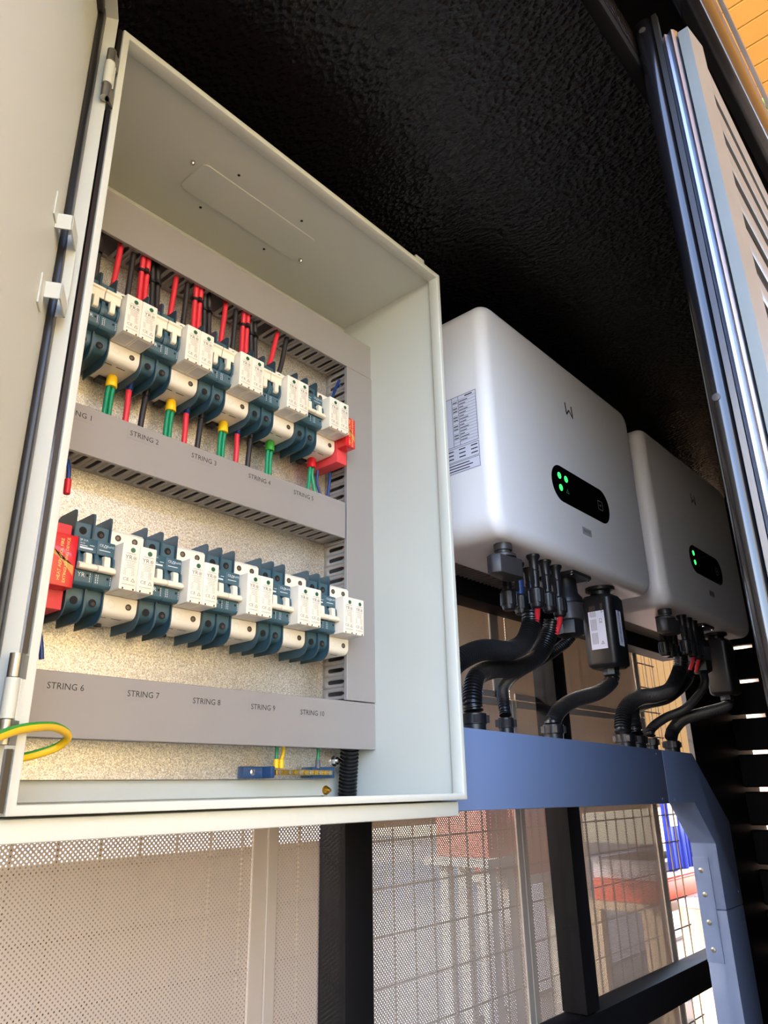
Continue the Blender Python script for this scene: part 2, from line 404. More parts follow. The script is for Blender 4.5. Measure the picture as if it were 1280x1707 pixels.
o = G().box(1.0, 13.0, 2.2, 13.0, -1.149, -1.13).build('floor_pad', 'pale_pad', None, smooth=0); tag(o, 'pale sunlit concrete pad outside behind the kiosk', 'pavement', kind='structure')

# ================================================================== THE OPEN CABINET
CW, CH, CD = 0.5, 0.7075, 0.192
cab = thing('electrical_cabinet', (0.25, 0.1, -0.017), 'open light grey steel electrical cabinet full of breakers', 'cabinet')
G().box(0.002, 0.0035, 0.006, CD, 0.0, 0.7055).build('side_wall', 'paint', cab)
G().box(0.4965, 0.498, 0.006, CD, 0.0, 0.7055).build('side_wall', 'paint', cab)
G().box(0.002, 0.498, CD-0.0015, CD, 0.0, 0.7055).build('back_wall', 'paint', cab)
top = G().box(0.002, 0.498, 0.006, CD, 0.704, 0.7055).build('top_wall', 'paint', cab)
G().box(0.002, 0.498, 0.006, CD, 0.0, 0.0015).build('bottom_wall', 'paint', cab)
G().box(0.0, 0.4965, 0.010, CD, -0.017, -0.0015).build('base_flange', 'paint', cab, bevel=0.002)
# blanking plate in the roof of the cabinet, with its screws
pl = G().prism(rrect(0.146, 0.328, 0.0745, 0.1265, 0.008, 4), 'z', 0.7022, 0.704).build('blanking_plate', 'paint', top, bevel=0.0006, seg=1)
for x, y in ((0.186, 0.061), (0.288, 0.062), (0.289, 0.139), (0.1855, 0.138)):
    G().lathe([(0.0018, 0), (0.0018, 0.0006)], (x, y, 0.7040), (0, 0, -1), 8).build('screw_hole', 'dark_hole', top)
for x, y in ((0.137, 0.084), (0.337, 0.118), (0.006, 0.03)):
    G().lathe([(0.003, 0), (0.003, 0.003), (0.0015, 0.005)], (max(x, 0.012), y, 0.704), (0, 0, -1), 8).build('nut', 'bright_steel', top)
# folded front rim
def ring(g, x0, x1, z0, z1, t, y0, y1):
    A = [(x0, z0), (x1, z0), (x1, z1), (x0, z1)]; B = [(x0+t, z0+t), (x1-t, z0+t), (x1-t, z1-t), (x0+t, z1-t)]
    vs = [(p[0], y0, p[1]) for p in A+B]+[(p[0], y1, p[1]) for p in A+B]; fs = []
    for i in range(4):
        j = (i+1) % 4
        fs += [(i, j, 4+j, 4+i), (8+i, 12+i, 12+j, 8+j), (i, 8+i, 8+j, j), (4+i, 4+j, 12+j, 12+i)]
    return g.add(vs, fs)
ring(G(), 0, CW, 0, CH, 0.0068, 0.0, 0.016).build('front_rim', 'paint', cab, bevel=0.0012)
g = G().box(0.452, 0.470, 0.004, 0.0055, CH, CH+0.011).box(0.452, 0.470, 0.004, 0.016, CH+0.0098, CH+0.011)
g.build('catch_tab', 'paint', cab, bevel=0.0006)
G().lathe([(0.0028, 0), (0.0028, 0.0006), (0.0012, 0.001)], (0.462, 0.010, CH-0.0069), (0, 0, -1), 12).build('rivet', 'paint', cab)
for za, zb_ in ((0.002, 0.041), (0.103, 0.601), (0.664, 0.7055)):
    G().box(-0.0045, -0.0006, 0.0015, 0.012, za, zb_).build('gap_shade', 'gasket', cab)  # dark strips stand in for the shade between door and rim
# hinges at the left edge
for z0, z1 in ((0.603, 0.662), (0.043, 0.101)):
    hx, hy = -0.0105, -0.0055
    h = G().cyl((hx, hy, z0+0.016), (hx, hy, z1-0.016), 0.0048, 14).box(hx, hx+0.006, hy, hy+0.004, z0+0.016, z1-0.016).build('hinge', 'paint', cab, smooth=40)
    for a, b in ((z0, z0+0.0155), (z1-0.0155, z1)):
        G().cyl((hx, hy, a), (hx, hy, b), 0.0042, 14).prism([(hx, hy-0.0042), (hx+0.0105, -0.0005), (hx+0.0105, 0.0002), (hx, hy+0.0015)], 'z', a, b).build('hinge_knuckle', 'screw_steel', h, smooth=40)
    for z in (z0+0.012, z1-0.014):
        G().lathe([(0.0032, 0), (0.0032, 0.003), (0.0022, 0.005)], (0.0036, 0.0205, z), (1, 0, 0), 6).build('hinge_nut', 'bright_steel', h)
# door swung open past a right angle
un = Vector((-0.545, -0.84, 0)).normalized(); nn = Vector((-un.y*-1, 0, 0)); nn = Vector((un.y, -un.x, 0))
P0 = Vector((-0.0065, 0.0005, 0)); DWD = 0.016; Z0, Z1 = -0.006, 0.7135
def D(s, h, z): return tuple(P0+nn*(DWD-h)+un*s+Vector((0, 0, z)))
def dbox(g, s0, s1, h0, h1, z0, z1):
    vs = [D(s, h, z) for s in (s0, s1) for h in (h0, h1) for z in (z0, z1)]
    return g.add(vs, [(0,1,3,2),(4,6,7,5),(0,4,5,1),(2,3,7,6),(0,2,6,4),(1,5,7,3)])
g = dbox(G(), 0, 0.495, -0.0014, 0, Z0, Z1)
door = g.build('door', 'paint', cab)
g = G(); dbox(g, 0.0, 0.0014, 0.0001, DWD, Z0, Z1); dbox(g, 0.0, 0.495, 0.0001, DWD, Z1-0.0014, Z1); dbox(g, 0.0, 0.495, 0.0001, DWD, Z0, Z0+0.0014); dbox(g, 0.4936, 0.495, 0.0001, DWD, Z0, Z1)
g.build('door_flange', 'paint', door)
g = G(); dbox(g, 0.004, 0.016, 0.0002, 0.006, Z0+0.006, Z1-0.006); dbox(g, 0.0165, 0.48, 0.0002, 0.006, Z1-0.018, Z1-0.006); dbox(g, 0.0165, 0.48, 0.0002, 0.006, Z0+0.006, Z0+0.018)
g.build('gasket', 'gasket', door, bevel=0.002, seg=2)
# sheet metal strap bridging the gasket
g = G()
zt, zb = 0.441, 0.362
dbox(g, 0.036, 0.037, 0.0002, 0.013, zt-0.014, zt); dbox(g, 0.012, 0.037, 0.012, 0.0132, zt-0.014, zt)
dbox(g, 0.037, 0.048, 0.0002, 0.0014, zt-0.01, zt+0.012)
dbox(g, 0.036, 0.037, 0.0002, 0.013, zb, zb+0.014); dbox(g, 0.012, 0.037, 0.012, 0.0132, zb, zb+0.014)
dbox(g, 0.037, 0.05, 0.0002, 0.0014, zb-0.014, zb+0.012)
for i in range(8):
    a, b = i/8, (i+1)/8
    za, zc = zb+(zt-zb)*a, zb+(zt-zb)*b; bow = lambda t: 0.004*math.sin(math.pi*t)
    vs = [D(0.012-bow(t)+ds, h, z) for (t, z) in ((a, za), (b, zc)) for ds in (0, 0.0012) for h in (0.004, 0.0132)]
    g.add(vs, [(0,1,3,2),(4,6,7,5),(0,4,5,1),(2,3,7,6),(0,2,6,4),(1,5,7,3)])
g.build('strap_bracket', 'paint', door)

# galvanised mounting plate
YM = 0.178
mp = thing('mounting_plate', (0.25, YM, 0.03), 'galvanised speckled mounting plate inside the cabinet', 'mounting plate')
G().prism([(0.02, 0.0255), (0.458, 0.0255), (0.481, 0.038), (0.481, 0.668), (0.02, 0.668)], 'y', YM, YM+0.002).build('plate', 'galvanised', mp)
G().lathe([(0.0065, 0), (0.0065, 0.0012)], (0.4672, YM, 0.0467), (0, -1, 0), 16).lathe([(0.005, 0.0012), (0.005, 0.006)], (0.4672, YM, 0.0467), (0, -1, 0), 6).lathe([(0.0028, 0.006), (0.0028, 0.0095)], (0.4672, YM, 0.0467), (0, -1, 0), 10).build('bolt', 'bright_steel', mp)
g = G().prism(rrect(0.02, 0.462, 0.0068, 0.025, 0.001, 2), 'y', 0.186, 0.19).build('lower_bracket', 'paint', mp)
G().lathe([(0.0055, 0), (0.0055, 0.001)], (0.4606, 0.186, 0.0125), (0, -1, 0), 14).lathe([(0.0042, 0.001), (0.0042, 0.005)], (0.4606, 0.186, 0.0125), (0, -1, 0), 6).lathe([(0.002, 0.005), (0.002, 0.009)], (0.4606, 0.186, 0.0125), (0, -1, 0), 8).build('brass_bolt', 'brass', mp)

# ------------------------------------------------------------------ slotted wiring ducts
PITCH, SW = 0.0146, 0.0026
def slot_side(g, L0, L1, v0, v1, s0, s1, f, open_cells=()):
    n = int((L1-L0)/PITCH); a = L0
    for i in range(n):
        b = a+PITCH if i < n-1 else L1; c = a+PITCH/2
        if i in open_cells:
            for va, vb in ((v0, s0-0.001), (s1+0.001, v1)):
                g.add([f(a, va), f(b, va), f(b, vb), f(a, vb)], [(0, 1, 2, 3)])
        else:
            inner = [(c-0.0012, s0), (c+0.0012, s0), (c+0.0014, s0+0.003), (c+SW, s0+0.0045), (c+SW, s1-0.0025), (c+SW*0.6, s1-0.0006), (c, s1), (c-SW*0.6, s1-0.0006), (c-SW, s1-0.0025), (c-SW, s0+0.0045), (c-0.0014, s0+0.003)]
            outer = [(a, v0), (b, v0), (b, s0+0.003), (b, s0+0.0045), (b, s1-0.0025), (b, v1), (c, v1), (a, v1), (a, s1-0.0025), (a, s0+0.0045), (a, s0+0.003)]
            k = len(inner)
            g.add([f(*p) for p in inner]+[f(*p) for p in outer], [(j, (j+1) % k, k+(j+1) % k, k+j) for j in range(k)])
        a = b
def hduct(x0, x1, z0, z1, yf, label, open_bottom=(), slots_top=True, marks=()):
    t = thing('wiring_duct', ((x0+x1)/2, YM, z0), label, 'wiring duct', 'grey slotted wiring ducts')
    G().box(x0, x1, YM-0.002, YM, z0+0.002, z1-0.002).build('duct_back', 'duct', t)
    g = G(); slot_side(g, x0, x1, yf+0.002, YM-0.001, yf+0.005, YM-0.0075, lambda u, v: (u, v, z0+0.0025), open_bottom)
    g.build('slotted_side', 'duct', t, solid=0.0013)
    g = G(); slot_side(g, x0, x1, yf+0.002, YM-0.001, yf+0.005, YM-0.0075, lambda u, v: (u, v, z1-0.0025))
    g.build('slotted_side', 'duct', t, solid=0.0013)
    co = G().prism([(yf, z0), (yf, z1), (yf+0.0045, z1), (yf+0.0045, z1-0.0013), (yf+0.0013, z1-0.0013), (yf+0.0013, z0+0.0013), (yf+0.0045, z0+0.0013), (yf+0.0045, z0)], 'x', x0, x1).build('cover', 'duct_cover', t, bevel=0.0005, seg=1)
    for s, x, z in marks:
        G().prism(rrect(x-0.0195, x+0.0195, z-0.0062, z+0.0062, 0.001, 2), 'y', yf-0.00015, yf+0.0001).build('clear_label', 'duct_cover', co)
        G().text(s, 0.0081, (x, yf-0.0003, z), (1, 0, 0), (0, 0, 1)).build('lettering', 'black_ink', co, smooth=0)
    return t
YD = 0.134
hduct(0.02, 0.4972, 0.588, 0.6445, YD, 'grey wiring duct across the top of the cabinet with cables leaving its slots', (4, 7, 8, 13, 14, 19, 3))
hduct(0.02, 0.4425, 0.3235, 0.3745, YD, 'grey wiring duct between both breaker rows marked STRING 1 to STRING 5',
      marks=[('STRING %d' % (i+1), x, 0.3628) for i, x in enumerate((0.0665, 0.1411, 0.2161, 0.2956, 0.367))])
hduct(0.02, 0.4972, 0.0585, 0.1145, YD, 'grey wiring duct along the cabinet bottom marked STRING 6 to STRING 10',
      marks=[('STRING %d' % (i+6), x, z) for i, (x, z) in enumerate(((0.092, 0.1015), (0.1685, 0.1005), (0.241, 0.099), (0.3149, 0.098), (0.3882, 0.0965)))])
t = thing('wiring_duct', (0.471, YM, 0.1145), 'grey upright wiring duct against the right wall of the cabinet', 'wiring duct', 'grey slotted wiring ducts')
G().box(0.446, 0.495, YM-0.002, YM, 0.117, 0.586).build('duct_back', 'duct', t)
for xs in (0.4465, 0.4945):
    g = G(); slot_side(g, 0.117, 0.586, YD+0.002, YM-0.001, YD+0.005, YM-0.0095, lambda u, v: (xs, v, u)); g.build('slotted_side', 'duct', t, solid=0.0013)
G().prism([(0.4445, YD-0.001), (0.4975, YD-0.001), (0.4975, YD+0.0045), (0.4962, YD+0.0045), (0.4962, YD+0.0003), (0.4458, YD+0.0003), (0.4458, YD+0.0045), (0.4445, YD+0.0045)], 'z', 0.1155, 0.587).build('cover', 'duct_cover', t, bevel=0.0005, seg=1)

# top-hat rails behind the devices
def din(z, x0, x1, label):
    o = G().prism([(YM, z-0.0125), (YM-0.006, z-0.0125), (YM-0.0065, z-0.0175), (YM-0.0075, z-0.0175), (YM-0.0075, z-0.0115), (YM-0.0013, z-0.0115),
                   (YM-0.0013, z+0.0115), (YM-0.0075, z+0.0115), (YM-0.0075, z+0.0175), (YM-0.0065, z+0.0175), (YM-0.006, z+0.0125), (YM, z+0.0125)], 'x', x0, x1).build('mounting_rail', 'screw_steel', None, loc=((x0+x1)/2, YM, z))
    return tag(o, label, 'rail', 'top-hat rails')
ZR1, ZR2 = 0.4725, 0.2095
din(ZR1, 0.03, 0.435, 'steel top-hat rail carrying the upper row of breakers')
din(ZR2, 0.04, 0.438, 'steel top-hat rail carrying the lower row of breakers')

# ------------------------------------------------------------------ two-pole breaker (origin: left edge, rail, centre height)
YB = YM-0.0078
def rc(pts, corner, r, k=4): return pts
def breaker(x, zc, on, label, group):
    t = thing('circuit_breaker', (x, YB, zc), label, 'circuit breaker', group)
    g = G()
    for a, b in ((0.0012, 0.0171), (0.0189, 0.0348)):
        prof = [(YB, zc-0.0405), (0.131, zc-0.0405)]
        prof += [(0.131-0.0095*math.sin(math.radians(15*i)), zc-0.0405+0.0095*(1-math.cos(math.radians(15*i)))) for i in range(1, 7)]
        prof += [(0.1215, zc-0.0224), (0.1215, zc+0.0224), (0.1215, zc+0.0395), (0.1225, zc+0.0405), (YB, zc+0.0405)]
        g.prism(prof, 'x', x+a, x+b)
    g.build('body', 'teal', t, smooth=30)
    g = G()
    for a, b in ((0.0003, 0.01795), (0.01805, 0.0357)):
        pr = [(0.125, zc-0.0222), (0.1105, zc-0.0222), (0.108, zc-0.0195), (0.108, zc-0.0085)]
        pr += [(0.1165-0.0*i, zc-0.0085+0.017*i/4) for i in range(0, 5)]
        pr += [(0.108, zc+0.0085), (0.108, zc+0.0215), (0.109, zc+0.0222), (0.125, zc+0.0222)]
        g.prism(pr, 'x', x+a, x+b)
    g.build('front', 'teal', t, bevel=0.0004, seg=1)
    g = G()   # raised cheeks of the toggle windows
    for a, b in ((0.0003, 0.0024), (0.0158, 0.0202), (0.0336, 0.0357)):
        g.prism([(0.1165, zc-0.0086), (0.108, zc-0.0086), (0.1058, zc-0.006), (0.1050, zc), (0.1058, zc+0.006), (0.108, zc+0.0086), (0.1165, zc+0.0086)], 'x', x+a, x+b)
    g.build('toggle_cheeks', 'teal', t, bevel=0.0004, seg=1)
    for a in (0.0, 0.0172, 0.0182, 0.0349):      # phase barriers
        w = 0.0010 if 0.01 < a < 0.03 else 0.0011
        pr = [(YB-0.002, zc-0.0515), (0.133, zc-0.0515)]
        pr += [(0.133-0.0145*math.sin(math.radians(18*i)), zc-0.0515+0.0145*(1-math.cos(math.radians(18*i)))) for i in range(1, 6)]
        pr += [(0.1185, zc+0.0475), (0.1197, zc+0.0505), (0.1225, zc+0.0515), (YB-0.02, zc+0.0515), (YB-0.002, zc+0.044)]
        G().prism(pr, 'x', x+a, x+a+w).build('barrier', 'teal_dark', t, smooth=30)
    for xx in (0.0092, 0.0268):
        for dz in (-0.0335, 0.0325):
            h = G().lathe([(0.0037, 0), (0.0037, 0.0003)], (x+xx, 0.12145, zc+dz), (0, -1, 0), 14).build('terminal_hole', 'dark_hole', t)
            G().lathe([(0.0018, 0), (0.0018, 0.0002)], (x+xx+0.0006, 0.1211, zc+dz-0.0007), (0, -1, 0), 8).build('screw', 'socket_brown' if (xx > 0.02) else 'dark_hole', h)
    for xx in (0.0091, 0.0269):
        a = x+xx
        dr = G().lathe([(0.0082, -0.0064), (0.0082, 0.0064)], (a, 0.1145, zc), (1, 0, 0), 20).build('toggle_drum', 'teal_dark', t, smooth=40)
        if on:
            pr = [(0.1085, zc+0.0072), (0.1035, zc+0.0068), (0.1022, zc+0.0055), (0.1016, zc-0.004), (0.1085, zc-0.006)]
            bar = [(0.1072, zc-0.0018), (0.1035, zc-0.0026), (0.1012, zc-0.0045), (0.1003, zc-0.0062), (0.1006, zc-0.0080), (0.1020, zc-0.0088), (0.1072, zc-0.0086)]
        else:
            pr = [(0.1085, zc-0.004), (0.1045, zc-0.0035), (0.1032, zc-0.002), (0.1030, zc+0.007), (0.1040, zc+0.0105), (0.1085, zc+0.0105)]
            bar = [(0.1072, zc+0.0090), (0.1050, zc+0.0090), (0.1046, zc+0.0175), (0.1028, zc+0.0183), (0.1024, zc+0.0200), (0.1032, zc+0.0214), (0.1072, zc+0.0212)]
        g = G().prism(pr, 'x', a-0.0029, a+0.0029).prism(bar, 'x', a-0.0086, a+0.0086)
        g.build('toggle_lever', 'cream_lever', t, bevel=0.0005, seg=1)
    yf = 0.1079
    g = G(); X, V = (1, 0, 0), (0, 0, 1)
    g.text('YR', 0.0058, (x+0.0065, yf, zc-0.0130), X, V)
    g.text('CE', 0.0034, (x+0.0222, yf, zc+0.0178), X, V); g.text('RoHS', 0.0032, (x+0.0312, yf, zc+0.0178), X, V)
    tx, tz = x+0.0262, zc+0.0176
    for (ax, az, bx, bz) in ((-0.0016, -0.0012, 0, 0.0016), (0, 0.0016, 0.0016, -0.0012), (0.0016, -0.0012, -0.0016, -0.0012)):
        d = Vector((bx-ax, 0, bz-az)).normalized(); nrm = Vector((-d.z, 0, d.x))*0.0002
        A, B = Vector((tx+ax, yf, tz+az)), Vector((tx+bx, yf, tz+bz)); g.quad(A-nrm, B-nrm, B+nrm, A+nrm)
    g.text('2P 21A', 0.0026, (x+0.0052, yf, zc+0.0190), X, V); g.text('1P+1P', 0.0018, (x+0.004, yf, zc+0.0160), X, V)
    def bars(xa, xb, z, h=0.0006): g.quad((xa, yf, z), (xb, yf, z), (xb, yf, z+h), (xa, yf, z+h))
    bars(x+0.002, x+0.0145, zc+0.0112, 0.0016); bars(x+0.002, x+0.009, zc+0.0137); bars(x+0.0112, x+0.0155, zc+0.0150)
    bars(x+0.0205, x+0.0315, zc+0.0128, 0.0007)
    for xx in (0.0146, 0.0203, 0.0222, 0.0344):
        for k in range(4): g.quad((x+xx, yf, zc-0.0185+k*0.0022), (x+xx+0.0005, yf, zc-0.0185+k*0.0022), (x+xx+0.0005, yf, zc-0.017+k*0.0022), (x+xx, yf, zc-0.017+k*0.0022))
    g.build('lettering', 'white_ink', t, smooth=0)
    for xx in (0.0125, 0.0318):
        G().lathe([(0.0012, 0), (0.0012, 0.0002)], (x+xx, 0.10795, zc-0.0128), (0, -1, 0), 10).build('test_hole', 'dark_hole', t)
    return t

# ------------------------------------------------------------------ two-pole surge arrester
def arrester(x, zc, label, group):
    t = thing('surge_arrester', (x, YB, zc), label, 'surge protector', group)
    pr = [(YB, zc-0.0418), (0.1305, zc-0.0418)]
    pr += [(0.1305-0.0085*math.sin(math.radians(18*i)), zc-0.0418+0.0085*(1-math.cos(math.radians(18*i)))) for i in range(1, 6)]
    pr += [(0.122, zc-0.0232), (0.150, zc-0.0232), (0.150, zc+0.0222), (0.122, zc+0.0222), (0.122, zc+0.0388), (0.125, zc+0.0418), (YB, zc+0.0418)]
    ba = G().prism(pr, 'x', x+0.0003, x+0.0357).build('base', 'cream', t, smooth=30)
    for xx in (0.0085, 0.0262):
        h = G().lathe([(0.0031, 0), (0.0031, 0.0003)], (x+xx, 0.1219, zc+0.0335), (0, -1, 0), 14).build('terminal_hole', 'socket_brown', ba)
        G().lathe([(0.0018, 0), (0.0018, 0.0002)], (x+xx-0.0005, 0.1216, zc+0.0333), (0, -1, 0), 8).build('screw', 'socket_screw', ba)
    G().lathe([(0.0031, 0), (0.0031, 0.0003)], (x+0.0268, 0.1219, zc-0.0315), (0, -1, 0), 14).build('terminal_hole', 'socket_brown', ba)
    G().lathe([(0.0017, 0), (0.0017, 0.0002)], (x+0.0263, 0.1216, zc-0.0317), (0, -1, 0), 8).build('screw', 'socket_screw', ba)
    g = G()
    rr = []
    for r in (0.0035, 0.0037): rr.append([(x+0.009+px, 0.1218, zc-0.031+pz) for px, pz in circle(0, 0, r, 16)])
    g.rings(rr, cap=False); g.build('moulded_ring', 'grey_print', ba, smooth=0)
    for a, b in ((0.003, 0.012), (0.017, 0.027)):
        G().box(x+a, x+b, 0.1335, 0.1345, zc-0.0420, zc-0.0417).build('vent_slot', 'dark_hole', ba)
    G().box(x+0.012, x+0.022, 0.160, YB+0.003, zc-0.0455, zc-0.0419).build('rail_clip', 'plastic_black', t, bevel=0.0006, seg=1)
    for a in (0.0003, 0.0180):
        pg = G().box(x+a, x+a+0.0176, 0.095, 0.1495, zc-0.0226, zc+0.0218).build('plug', 'cream', t, bevel=0.0009, seg=2)
        cx = x+a+0.0088; yf = 0.0948; X, V = (1, 0, 0), (0, 0, 1)
        G().prism([(cx+0.0016+p[0], zc+0.0158+p[1]) for p in circle(0, 0, 0.0024, 14)], 'y', 0.0947, 0.0952).build('status_window', 'window_green', pg, smooth=30)
        g = G(); g.text('YR', 0.0058, (cx-0.0020, yf, zc+0.0082), (1.05, 0, 0), V)
        for r0, r1 in ((0.0017, 0.0013),):
            g.rings([[(cx+0.0042+p[0], yf, zc+0.0082+p[1]) for p in circle(0, 0, r, 12)] for r in (r0, r1)], cap=False)
        g.rings([[(cx+0.0042+p[0], yf, zc+0.0082+p[1]) for p in circle(0, 0, r, 8)] for r in (0.0007, 0.0002)], cap=False)
        g.text('CE', 0.0042, (cx-0.0028, yf, zc-0.0128), (1.2, 0, 0), V)
        for (ax, az, bx, bz) in ((-0.0018, -0.0013, 0, 0.0018), (0, 0.0018, 0.0018, -0.0013), (0.0018, -0.0013, -0.0018, -0.0013)):
            d = Vector((bx-ax, 0, bz-az)).normalized(); nrm = Vector((-d.z, 0, d.x))*0.0002
            A, B = Vector((cx+0.0042+ax, yf, zc-0.0130+az)), Vector((cx+0.0042+bx, yf, zc-0.0130+bz)); g.quad(A-nrm, B-nrm, B+nrm, A+nrm)
        g.build('lettering', 'brown_ink', pg, smooth=0); g = G()
        def bars(xa, xb, z, h=0.0005):
            k = xa
            while k < xb-0.0003:
                w = random.uniform(0.0006, 0.0016); g.quad((cx+k, yf, zc+z), (cx+min(k+w, xb), yf, zc+z), (cx+min(k+w, xb), yf, zc+z+h), (cx+k, yf, zc+z+h)); k += w+0.0002
        bars(-0.0045, 0.0055, 0.0118, 0.0007); bars(-0.0055, 0.0062, 0.0048, 0.0006)
        for i in range(4): bars(-0.004+0.001*(i % 2), 0.005-0.0008*(i % 2), 0.0030-i*0.0015)
        for i in range(5): bars(-0.0060, -0.0030, -0.0030-i*0.0014); bars(0.0020, 0.0052, -0.0030-i*0.0014)
        bars(-0.0062, 0.0062, -0.0178, 0.0007)
        g.build('fine_print', 'fine_ink', pg, smooth=0)
        g = G().box(x+a+0.002, x+a+0.0155, 0.099, 0.118, zc-0.02285, zc-0.02255); g.build('side_label', 'pale_label', pg)
        g = G().box(x+a+0.003, x+a+0.0045, 0.0949, 0.0962, zc-0.0222, zc-0.0205).box(x+a+0.0135, x+a+0.015, 0.0949, 0.0962, zc-0.0222, zc-0.0205); g.build('latch', 'socket_brown', pg)
    return t

NTH = ['first', 'second', 'third', 'fourth', 'fifth']
GB1, GB2 = 'breakers of the upper row', 'breakers of the lower row'
b_off = breaker(0.0472, ZR1, False, 'teal two-pole breaker switched off, leftmost of the upper row', GB1)
for i in range(1, 4):
    copy_tree(b_off, (0.0472+0.0725*i, YB, ZR1), 'teal two-pole breaker switched off, %s from left in the upper row' % NTH[i], GB1)
b_on = breaker(0.0735, ZR2, True, 'teal two-pole breaker switched on beside the red device, leftmost of the lower row', GB2)
for i in range(1, 5):
    copy_tree(b_on, (0.0735+0.0725*i, YB, ZR2), 'teal two-pole breaker switched on, %s from left in the lower row' % NTH[i], GB2)
copy_tree(b_on, (0.0472+0.0725*4, YB, ZR1), 'teal two-pole breaker, the only one switched on in the upper row', GB1)
GS1, GS2 = 'surge arresters of the upper row', 'surge arresters of the lower row'
a0 = arrester(0.0835, ZR1, 'cream two-plug surge arrester, leftmost of the upper row', GS1)
for i in range(1, 5): copy_tree(a0, (0.0835+0.0725*i, YB, ZR1), ['', 'cream two-plug surge arrester, second from left in the upper row', 'cream two-plug surge arrester, middle of the upper row', 'cream two-plug surge arrester, fourth from left in the upper row', 'white two-plug surge arrester beside the red device, rightmost of the upper row'][i], GS1)
for i in range(5): copy_tree(a0, (0.1098+0.0725*i, YB, ZR2), 'cream two-plug surge arrester, %s of the lower row' % ['leftmost', 'second from left', 'middle', 'fourth from left', 'rightmost'][i], GS2)

# ------------------------------------------------------------------ red heat aerosol devices
def aerosol(x, w, zc, hh, label):
    t = thing('fire_extinguishing_device', (x, YB, zc), label, 'fire device', 'red aerosol fire devices')
    G().box(x, x+w, 0.119, YB, zc-0.0405, zc+0.0385).build('base', 'red_matte', t, bevel=0.001)
    h = G().box(x+0.0003, x+w-0.0003, 0.1025, 0.1188, zc-hh, zc+hh).build('housing', 'red_gloss', t, bevel=0.001)
    cx = x+w/2; yf = 0.1023
    G().add([(x+0.0025, yf+0.0001, zc+0.004), (x+w-0.002, yf+0.0001, zc-0.004), (x+w-0.002, yf+0.0001, zc-0.013), (x+0.0025, yf+0.0001, zc+0.013-0.004)], [(0, 1, 2, 3)]).build('gold_band', 'gold_print', h, smooth=0)
    for st_, sz_, dx_ in (('HEAT AEROSOL FIRE', 0.0041, -0.002), ('EXTINGUISHING DEVICE', 0.0037, 0.0032)):
        G().text(st_, sz_, (cx+dx_, yf, zc), (0, 0, 1), (-1, 0, 0)).build('lettering', 'yellow_ink', h, smooth=0)
    return t
aerosol(0.0470, 0.0245, 0.205, 0.0238, 'red heat aerosol fire device at the left end of the lower row')
aerosol(0.4112, 0.0185, 0.4605, 0.0215, 'red fire device at the right end of the upper row')
o = G().box(-8, 9, 9.0, 9.2, -1.15, 1.6).build('wall_house', 'pale_wall', None); tag(o, 'pale house wall far behind the kiosk', 'wall', kind='structure')

# ------------------------------------------------------------------ cables in the cabinet
def cable(pts, r, m, label, group, k=8, sleeve=None, name='cable'):
    ps = spline(pts, k); base = tuple(ps[-1])
    o = G().tube(ps, r, 10).build(name, m, None, loc=base, smooth=50)
    tag(o, label, 'cable', group)
    if sleeve:
        a, b, rr, sm = sleeve
        G().cyl(a, b, rr, 12).build('sleeve', sm, o, bevel=0.0006, seg=1)
    return o
def tie(c, wx, wy, label):
    o = G().prism(rrect(c[0]-wx, c[0]+wx, c[1]-wy, c[1]+wy, min(wx, wy)*0.8, 3), 'z', c[2]-0.0016, c[2]+0.0016).box(c[0]-0.002, c[0]+0.002, c[1]-wy-0.003, c[1]-wy+0.001, c[2]-0.0022, c[2]+0.0022).build('cable_tie', 'plastic_black', None, loc=c)
    return tag(o, label, 'cable tie', 'black cable ties')
GR, GK, GG = 'red cables', 'black cables', 'green earth cables'
for i in range(4):
    xs = 0.0835+0.0725*i; n_ = NTH[i]
    dx = 0.001 if i < 3 else 0.012
    cable([(xs+0.0095+dx*2.0, 0.152, 0.612), (xs+0.0095+dx*1.2, 0.147, 0.590), (xs+0.0088+dx*0.6, 0.149, 0.545), (xs+0.0085, 0.150, 0.5150)], 0.0032, 'red_cable', 'single red cable entering the %s upper surge arrester from above' % n_, GR)
    cable([(xs+0.0255+dx*2.0, 0.150, 0.612), (xs+0.0250+dx*1.2, 0.146, 0.590), (xs+0.0258+dx*0.6, 0.148, 0.545), (xs+0.0262, 0.150, 0.5150)], 0.0032, 'black_cable', 'single black cable entering the %s upper surge arrester from above' % n_, GK)
for i in range(1, 4):
    xb = 0.0472+0.0725*i; n_ = NTH[i]
    for j, s in ((0, 'left'), (1, 'right')):
        q = -0.0034 if j == 0 else 0.0034
        cable([(xb+0.004+q, 0.150, 0.612), (xb+0.0045+q, 0.144+0.0*j, 0.590), (xb+0.0068+q, 0.148, 0.562), (xb+0.009+q, 0.150, 0.5135)], 0.0032, 'red_cable', '%s red cable of the tied pair above the %s upper breaker' % (s, n_), GR)
        cable([(xb+0.020+q, 0.156, 0.612), (xb+0.0205+q, 0.150, 0.590), (xb+0.0240+q, 0.152, 0.562), (xb+0.027+q, 0.152, 0.5135)], 0.0032, 'black_cable', '%s black cable of the tied pair above the %s upper breaker' % (s, n_), GK)
    tie((xb+0.0058, 0.1465, 0.573), 0.0076, 0.0042, 'black tie around the red cable pair above the %s upper breaker' % n_)
    tie((xb+0.0230, 0.1510, 0.570), 0.0076, 0.0042, 'black tie around the black cable pair above the %s upper breaker' % n_)
cable([(0.0700, 0.152, 0.612), (0.0692, 0.146, 0.590), (0.0705, 0.146, 0.545), (0.0745, 0.150, 0.5135)], 0.0032, 'black_cable', 'black cable at the far left, half hidden by the cabinet rim', GK)
tie((0.0697, 0.146, 0.566), 0.0042, 0.0042, 'pale-buckled tie on the leftmost black cable')
